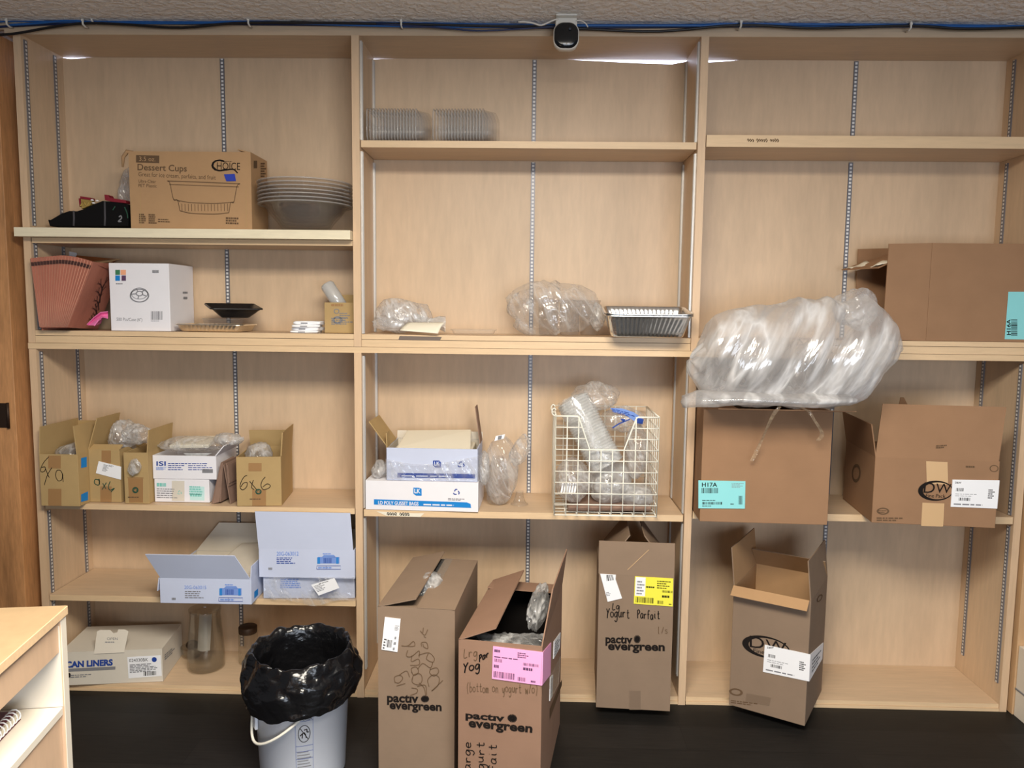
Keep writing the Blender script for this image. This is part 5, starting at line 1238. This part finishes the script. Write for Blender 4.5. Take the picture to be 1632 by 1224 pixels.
# foil pans
q = Py(1031, 515, .02)
for k in range(2):
    t = thing('foil_pan', ('deep foil baking pan tipped over the end of the middle ledge, outer of two', 'foil baking pan nested inside the tipped outer pan')[k], 'foil pan', (q.x - .010, -.012, zl + .011 + k * .0065), R(-1.5), 'nested foil pans', rx=R(7))
    m = MB(); tray(m, .290, .20, .250, .155, .082, .022, foil, 60, .0008, .0085); m.build('pan', t)

# ---- big milky bag hanging over the right ledge
zb = .0
q = Py(1265, 560, -.15)
t = thing('plastic_bag', 'large crumpled milky plastic bag bulging out over the right ledge', 'plastic bag', (q.x, -.17, h17.root.location.z + h17.H + .012))
zc_ = t.location.z
prof = [(1112, 545, 600), (1126, 505, 622), (1158, 491, 640), (1235, 479, 648), (1284, 471, 650), (1323, 475, 650), (1365, 470, 646), (1398, 500, 622), (1412, 540, 585)]
rings = []
def lerp_prof(s_):
    x = s_ * (len(prof) - 1); k = min(int(x), len(prof) - 2); f_ = x - k
    return [prof[k][j] + (prof[k + 1][j] - prof[k][j]) * f_ for j in range(3)]
NS, NA = 90, 72
def bagfn(u, v):
    px, y0, y1 = lerp_prof(v); a = 2 * PI * u
    top = wp(t, px, y0, -.15); bot = wp(t, px, y1, -.17)
    zc2 = (top.z + bot.z) / 2; rz_ = (top.z - bot.z) / 2; ry_ = .16 * math.sin(PI * (.1 + .8 * v)) ** .5
    ry_ = min(ry_, .145)
    d = Vector((v * 3.2, math.cos(a), math.sin(a)))
    n = noise.ridged_multi_fractal(Vector((d.x * 1.9 - math.sin(a) * (1.1 - .9 * v), d.y * .8, d.z * .5)) + Vector((3, 8, 1)), 1, 2.2, 5, 1, 2) - 1.1
    n2 = noise.noise(d * 1.7 + Vector((9, 2, 5)))
    k = 1 + .085 * n + .06 * n2
    return Vector((top.x + .012 * n2 + (.05 * math.sin(a) - .0) * .4, math.cos(a) * ry_ * k + .005, zc2 + math.sin(a) * rz_ * k))
m = MB(); m.grid(bagfn, NA, NS, film_milky)
e0 = [bagfn(k / NA, 0) for k in range(NA)]; e1 = [bagfn(k / NA, 1) for k in range(NA)]
for e, s_ in ((e0, -1), (e1, 1)):
    c_ = sum(e, Vector()) / NA
    m.loft([e] + [[c_ + (p - c_) * f_ + Vector((s_ * .02 * (1 - f_ * f_) + .006 * math.sin(7 * math.atan2(p.z - c_.z, p.y - c_.y)), 0, 0)) for p in e] for f_ in (.8, .5, .25, .05)], film_milky)
m.build('bag', t)
m = MB()
tl = [(1090, 640, .030, .04), (1108, 636, .040, .06), (1140, 634, .044, .08), (1180, 632, .036, .10), (1230, 634, .034, .11), (1290, 636, .038, .11), (1345, 634, .030, .10)]
m.loft([[wp(t, px, py, -.23) + Vector((.004 * math.sin(5 * a), math.cos(a) * ry_, math.sin(a) * rz_ * .62 * (1 + .35 * noise.noise(Vector((px * .05, math.cos(a) * 2, math.sin(a) * 2)))))) for a in [2 * PI * k / 28 for k in range(28)]] for px, py, rz_, ry_ in tl], film_milky, True, (True, True)); m.build('loose_skirt', t)
m = MB(); m.blob(wp(t, 1362, 492, -.13), (.068, .07, .068), film_milky, .22, 2.4, 5, 44); m.build('gathered_top', t)
# nested clear lids inside the bag
m = MB(); m.lathe([(.078, 0), (.086, .002), (.086, .006), (.080, .008), (.070, .035), (.05, .048), (0, .052)], clear_smoky, 48, M=Ry(-90))
root = thing('dome_lid', 'clear dome lid in the nested row inside the large milky bag', 'lid', (t.location.x - .21, -.165, t.location.z + .165), 0, 'dome lids inside the milky bag'); m.build('lid', root)
for k in range(1, 8): copy_thing(root, Vector(root.location) + Vector((.044 * k, .0, -.003 * k)))

# ---- left lower shelf: bags in and over the kraft boxes
def in_box(c, name, label, loc, r, mt, amp, seed, cat='plastic bag', sub=4, freq=2.2, group=None):
    w_ = c.root.matrix_basis @ Vector(loc)
    t_ = thing(name, label, cat, w_, c.root.rotation_euler.z, group); m_ = MB(); m_.blob((0, 0, 0), r, mt, amp, freq, sub, seed); m_.build('bag', t_); return t_
in_box(b69, 'plastic_bag', 'clear bag filling the open top of the 6x9 box', (.0, -.01, b69.H - .018), (.064, .090, .042), film, .12, 51)
t = in_box(b46, 'plastic_bag', 'shiny clear bag rising out of the 4x6 box and leaning right', (.02, .0, b46.H + .03), (.048, .06, .065), film, .25, 52, sub=5)
m = MB(); q = t.matrix_basis.inverted()
m.blob(q @ Py(219, 692, .10), (.052, .05, .036), film, .28, 2.2, 5, 54); m.build('bag_end', t)
o = Py(214, 745, -.004)
t = thing('plastic_bag', 'shiny corner of clear bag hanging down the front of the narrow kraft box', 'plastic bag', (o.x, -.002, o.z))
m = MB(); m.blob((0, 0, 0), (.022, .010, .030), film, .3, 2.5, 4, 58, rot=Matrix.Rotation(R(25), 3, 'Y')); m.build('bag', t)
# white cloth-like film with pads in the logo carton
t = in_box(isi, 'plastic_bag', 'crumpled clear bag covering the top of the stacked white cartons', (.0, -.01, isi.H + .030), (.120, .090, .028), film, .16, 55, sub=5)
m = MB(); m.slab([(-.07, -.06, .004), (.08, -.06, .008), (.07, .06, .022), (-.05, .06, .020)], .014, paper_c); m.build('white_pad', t, .003)
m = MB(); q = t.matrix_basis.inverted(); m.blob(q @ Py(364, 700, .10), (.05, .05, .024), film, .25, 2.2, 4, 57); m.build('bag_end', t)
m = MB(); p4 = [q @ Py(px, py, y) for px, py, y in ((292, 722, .064), (338, 722, .064), (322, 729, .070), (308, 734, .072))]; m.slab(p4, .001, film_sleeve); m.build('bag_corner', t)
t = in_box(b66, 'plastic_bag', 'clear bag peeking out of the open 6x6 box', (-.02, -.01, b66.H - .008), (.050, .075, .042), film, .22, 56)
# folded brown paper between the white cartons and the 6x6 box
o = Py(357, 803, .03)
t = thing('brown_paper_bag', 'folded brown paper bag squeezed between the white cartons and the 6x6 box', 'paper bag', (o.x, .03, zL))
m = MB()
def fold(pxs, y0, y1):
    b_ = [wp(t, *p, y0) for p in pxs]; m.slab([(b_[0].x, 0, max(b_[0].z, 0)), (b_[0].x + .01, y1, max(b_[0].z, 0)), (b_[1].x + .012, y1, b_[1].z), (b_[1].x, 0, b_[1].z)], .003, brown_paper)
for a in (((338, 803), (353, 738)), ((352, 800), (355, 737)), ((368, 803), (357, 741)), ((365, 775), (361, 738)), ((366, 770), (363, 741))): fold(a, .03, .16)
m.prism([wp(t, *p, .032) for p in ((338, 803), (352, 737), (356, 741), (350, 800))], (0, .12, 0), brown_paper)
m.build('folds', t)

# ---- left middle shelf: roll inside carton A, torn bag over carton C
t = thing('bag_stack', 'off-white stack of folded bags inside the left open blue-printed carton', 'bag stack', baga.root.matrix_basis @ Vector((.05, .03, .006)), baga.root.rotation_euler.z)
m = MB(); m.box((-.10, -.14, 0), (.10, .12, .08), paper_c); m.slab([(-.09, -.13, .081), (.10, -.13, .083), (.115, .12, .135), (-.03, .12, .128)], .03, cb_cream); m.build('stack', t, .008)
o = Py(500, 936, -.012)
t = thing('plastic_bag', 'torn clear bag with a small printed label, over the bottom carton by the divider', 'plastic bag', (o.x, -.010, o.z))
m = MB()
def tb(u, v):
    p = wp(t, 422 + 143 * u, 919 + (36 + 10 * math.exp(-((u - .55) / .18) ** 2)) * v, -.006)
    n = noise.ridged_multi_fractal(Vector((u * 6, v * 2.5, 3)), 1, 2.1, 4, 1, 2) - 1.1
    return p + Vector((0, -.004 - .008 * abs(n), 0))
m.grid(tb, 60, 24, film_lite); m.build('bag', t)
m = MB(); f = Face(m, t, wp(t, 500, 940, -.024), (1, 0, .22), (-.22, 0, 1))
lp = [(508, 949), (541, 937), (533, 921), (496, 932)]; m.prism([f.P(*f.px(*p), 0) for p in lp], f.n * .001, paper); f.lines(lp, (.06, .3, .5, .9), 5, ink_grey, .0014); f.lines(lp, (.3, .86, .9, .96), 1, ink, .0014); m.build('label', t)

# ---- left base: glass vase, jar, glass bowl
zf = .0295
q = Pz(343, 1048, zf); 
t = thing('glass_jar', 'tall smoky glass jar with a white paper strip inside, right of the can liners carton', 'glass jar', (q.x, .15, zf))
m = MB(); m.lathe([(0, .002), (.062, .002), (.070, .008), (.071, .05), (.064, .14), (.057, .22), (.060, .238), (.061, .244), (.056, .244), (.054, .22), (.060, .14), (.067, .05), (.064, .010), (0, .008)], glass, 56); m.build('glass', t)
m = MB(); m.grid(lambda u, v: Vector((-.03 + .05 * u + .012 * v, -.01 - .012 * math.sin(u * PI), .075 + .15 * v)), 8, 6, frosted); m.build('paper_strip', t)
q = Pz(394, 1036, zf)
t = thing('glass_jar', 'narrow glass jar with a dark metal lid, behind the black bin liner', 'glass jar', (Py(395, 1000, .2).x, .20, zf))
m = MB(); m.lathe([(0, .002), (.034, .002), (.038, .008), (.038, .118), (.033, .128), (.033, .134)], glass, 40); m.build('glass', t)
m = MB(); m.lathe([(.0355, .126), (.036, .128), (.036, .150), (.034, .152), (0, .152)], jar_lid, 40); m.build('lid', t)
t = thing('glass_bowl', 'small smoky glass dish between the can liners carton and the tall jar', 'glass dish', (Py(300, 1030, .20).x, .238, zf))
m = MB(); m.lathe([(0, .002), (.028, .002), (.042, .02), (.046, .045), (.044, .045), (.040, .022), (.026, .006), (0, .006)], glass, 40); m.build('glass', t)
m = MB(); m.blob((0.0, 0, .05), (.026, .02, .02), jar_lid, .1, 2, 3, 63); m.build('dark_lump', t)

# ---- middle lower shelf: bags in the film-wrapped carton, cups in a bag, small glass
t = thing('bag_stack', 'off-white stack of flat bags filling the film-wrapped carton', 'bag stack', lk2.root.matrix_basis @ Vector((0, 0, .005)), lk2.root.rotation_euler.z)
m = MB(); m.box((-.145, -.09, 0), (.145, .09, lk2.H - .012), paper_c); m.slab([(-.135, -.085, lk2.H - .008), (.14, -.085, lk2.H - .010), (.125, .088, lk2.H + .038), (-.125, .088, lk2.H + .030)], .012, paper_c); m.build('stack', t, .004)
o = lk2.root.matrix_basis @ Vector((0, -lk2.D / 2 - .002, 0))
t = thing('plastic_film', 'torn clear film wrapped round the front of the open white carton', 'plastic film', o, lk2.root.rotation_euler.z)
m = MB()
def wf(u, v):
    n = noise.ridged_multi_fractal(Vector((u * 5, v * 2.2, 7)), 1, 2.1, 4, 1, 2) - 1.1
    x = (u - .5) * (lk2.W + .03); k = max(0, abs(u - .5) - .46) / .04
    return Vector((x, -.006 - .006 * abs(n) + .06 * k, .004 + (lk2.H * .66 - .02 * math.sin(u * 4)) * v))
m.grid(wf, 60, 20, film_lite); m.build('front_sheet', t)
m = MB(); m.blob((lk2.W / 2 + .022, .03, .045), (.020, .05, .065), film, .25, 2.4, 4, 71); m.build('loose_end', t); m = MB(); m.blob((-lk2.W / 2 - .035, .05, .03), (.03, .05, .032), film, .25, 2.4, 4, 72); m.build('loose_end', t)
q = Py(793, 770, .12)
for k in range(1):
    t = thing('plastic_cup', 'upturned tall clear bottle-shaped cup inside a bag, right of the white cartons', 'cup', (q.x, .12, zP + .001))
    m = MB(); m.lathe([(0, .001), (.030, .001), (.039, .006), (.042, .02), (.042, .10), (.036, .135), (.026, .155), (.022, .168), (.022, .18)], clear_cup, 40); m.build('cup', t)
t = thing('plastic_bag', 'clear bag gathered upward around the bottle-shaped cup in the middle bay', 'plastic bag', (q.x, .12, zP))
m = MB(); m.blob((0.012, 0.0, .130), (.064, .062, .130), film_lite, .14, 2.2, 5, 73, fn=lambda q_, d: Vector((q_.x, q_.y, max(q_.z, -.129)))); m.blob((.082, .03, .20), (.034, .035, .060), film, .28, 2.3, 5, 74, rot=Matrix.Rotation(R(25), 3, 'Y')); m.build('bag', t)
m = MB(); m.slab([tuple(wp(t, *p, .07)) for p in ((788, 703), (803, 699), (805, 692), (790, 695))], .002, paper); m.add([wp(t, 793, 701, .068), wp(t, 799, 699.5, .068), wp(t, 800, 694, .068), wp(t, 794, 695, .068)], [(0, 1, 2, 3)], ink_grey); m.build('printed_label', t)
q = Py(828, 785, .10)
t = thing('plastic_cup', 'tiny clear cup standing alone in front of the centre slotted strip', 'cup', (q.x, .10, zP + .001))
m = MB(); m.lathe([(.033, 0.001), (.034, .004), (.026, .006), (.017, .03), (.014, .05), (.016, .052)], clear, 36); m.build('cup', t)

# ---- wire basket
zB_ = .7285
bl, br_, = Pz(883.5, 821.5, zB_), Pz(1046, 824, zB_)
yf = (bl.y + br_.y) / 2; bw_ = br_.x - bl.x
t = thing('wire_basket', 'white wire basket with a notched front, full of plastic cups and bags', 'basket', ((bl.x + br_.x) / 2, yf, zB_))
H_ = Py(883.5, 663, yf).z - zB_; BD = min(.285, .285 - 0); BD = .288 - yf - .012 if .288 - yf < .33 else .30
wr = .0022; nx = 9; nz = 9
W2 = bw_ / 2; zn = H_ * (3 / 9.0)
XX = [-W2 + bw_ * k / nx for k in range(nx + 1)]; ZZ = [.002 + (H_ - .002) * k / nz for k in range(nz + 1)]
nl0, nl1, nr1, nr0 = XX[2], XX[3], XX[6], XX[7]    # notch: slopes from nl0 (top) to nl1, and nr1 to nr0
def notch(z):
    k = (z - ZZ[6]) / (H_ - ZZ[6]); return (nl1 + (nl0 - nl1) * k, nr1 + (nr0 - nr1) * k)
m = MB()
for k, x in enumerate(XX):
    ztop = H_ if (x <= nl0 + 1e-4 or x >= nr0 - 1e-4) else ZZ[6]
    m.tube([(x, 0, 0), (x, 0, ztop)], wr, wire_white, 6)
for k, z in enumerate(ZZ):
    if z < ZZ[6] + 1e-4: m.tube([(-W2, -.0015, z), (W2, -.0015, z)], wr, wire_white, 6)
    elif k < nz:
        a, b = notch(z); m.tube([(-W2, -.0015, z), (a, -.0015, z)], wr, wire_white, 6); m.tube([(b, -.0015, z), (W2, -.0015, z)], wr, wire_white, 6)
m.tube([(-W2, 0, H_), (nl0 - .006, 0, H_), (nl0, 0, H_ - .005), (nl1, 0, ZZ[6]), (nr1, 0, ZZ[6]), (nr0, 0, H_ - .005), (nr0 + .006, 0, H_), (W2, 0, H_)], wr * 1.4, wire_white, 8)
m.build('front_grid', t)
for sx in (-1, 1):
    m = MB(); x = sx * W2
    for k in range(8): m.tube([(x, BD * k / 7, 0), (x, BD * k / 7, H_)], wr, wire_white, 6)
    for z in ZZ: m.tube([(x, 0, z), (x, BD, z)], wr, wire_white, 6)
    m.tube([(x, 0, H_), (x, BD, H_)], wr * 1.4, wire_white, 8); m.build('side_grid', t)
m = MB()
for x in XX: m.tube([(x, BD, 0), (x, BD, H_)], wr, wire_white, 6)
for z in ZZ: m.tube([(-W2, BD, z), (W2, BD, z)], wr, wire_white, 6)
m.build('back_grid', t)
m = MB()
for x in XX: m.tube([(x, 0, 0), (x, BD, 0)], wr, wire_white, 6)
for k in range(8): m.tube([(-W2, BD * k / 7, .003), (W2, BD * k / 7, .003)], wr, wire_white, 6)
m.build('base_grid', t)
for yy in (.02, .12):
    m = MB(); m.tube(crom([(-W2, yy, H_ - .005), (-W2 - .012, yy, H_ + .004), (-W2 - .014, yy, H_ + .018), (-W2 - .006, yy, H_ + .026), (-W2, yy, H_ + .018)], 4), wr, wire_white, 6); m.build('hook', t)
bt = t; bx0 = t.location
# contents
t = thing('brown_paper_bag', 'flattened brown paper bag on the bottom of the wire basket', 'paper bag', (bx0.x + .02, yf + .12, zB_ + .008))
m = MB(); m.slab([(-.155, -.09, .018), (.15, -.09, .022), (.15, .10, .022), (-.15, .10, .020)], .018, brown_paper); m.build('bag', t, .006)
t = thing('cup_sleeve', 'long sleeve of nested clear cups leaning up out of the wire basket', 'cup sleeve', (bx0.x, yf + .10, zB_ + .05))
q0 = wp(t, 968, 742, yf + .07); q1 = wp(t, 914, 640, yf + .12); ax = q1 - q0; L_ = ax.length; axn = ax.normalized()
M = Matrix.Translation(q0) @ Vector((0, 0, 1)).rotation_difference(axn).to_matrix().to_4x4()
pr = []
for k in range(26):
    z = L_ * k / 25; pr += [(.058, z), (.062, z + .002), (.062, z + .005), (.058, z + .007)]
m = MB(); m.lathe([(0, -.004)] + pr + [(.044, L_ + .012), (.02, L_ + .018), (0, L_ + .02)], film_cups, 40, M=M); m.build('cups', t)
m = MB(); m.lathe([(.064, 0), (.0645, L_ * .5), (.064, L_ * .96), (.055, L_ + .02)], film_lite, 40, M=M); m.build('film_tube', t)
def loose(name, label, cat, px, py, y, r, mt, amp, seed, rot=None, sub=4, minz=None):
    q = Py(px, py, y); t_ = thing(name, label, cat, (q.x, y, q.z - r[2])); m_ = MB(); m_.blob((0, 0, r[2]), r, mt, amp, 2.2, sub, seed, rot=rot); m_.build('bag', t_); return t_
loose('plastic_bag', 'wispy clear bag sticking up above the wire basket', 'plastic bag', 948, 632, yf + .15, (.085, .06, .05), film_lite, .3, 81, sub=5)
t = loose('plastic_bag', 'clear bag with dark blue print at the top right of the wire basket', 'plastic bag', 993, 668, yf + .12, (.078, .06, .045), film_lite, .2, 82, sub=5)
m = MB(); f = Face(m, t, wp(t, 990, 665, yf + .052), (1, 0, -.2), (.2, 0, 1))
for pts in ([(972, 650), (992, 651), (1010, 657), (1024, 667), (1012, 672), (995, 660), (978, 656)],): f.polypx(pts, ink_lblue, 0); f.lines([(975, 656), (1015, 668), (1018, 660), (975, 650)], (0, 0, 1, 1), 3, ink_blue, .001)
f.polypx([(988, 667), (997, 668), (994, 673)], ink_blue, .001); f.strokepx([(976, 682), (987, 675), (1004, 668)], 2, ink_blue, .001, False); f.polypx([(1012, 666), (1026, 668), (1024, 676), (1012, 674)], ink_blue, .001); m.build('blue_print', t)
loose('plastic_bag', 'clear bag of cups at the lower left inside the wire basket', 'plastic bag', 912, 765, yf + .10, (.062, .08, .085), film, .12, 83, sub=5)
loose('plastic_bag', 'milky bag in the middle of the wire basket below the cup sleeve', 'plastic bag', 972, 770, yf + .13, (.085, .09, .085), film_sleeve, .12, 84, sub=5)
loose('plastic_bag', 'milky bag at the right inside the wire basket', 'plastic bag', 1014, 720, yf + .10, (.042, .08, .10), film, .14, 85, sub=5)
loose('plastic_bag', 'small clear bag at the lower right corner of the wire basket', 'plastic bag', 1015, 790, yf + .08, (.06, .06, .045), film_sleeve, .14, 86)
t = thing('bar_label', 'white paper strip with barcode lines, low on the left in the wire basket', 'label', wp_ if False else Py(905, 780, yf + .015))
m = MB()
for k in range(6):
    f = [(893 + k * 4.2, 786), (896 + k * 4.2, 786 + k * .3), (898.5 + k * 4.2, 770 - (k == 3) * 8), (896 + k * 4.2, 770)]
    m.slab([tuple(wp(t, *p, yf + .015)) for p in f], .001, paper)
m.build('strips', t)
# end
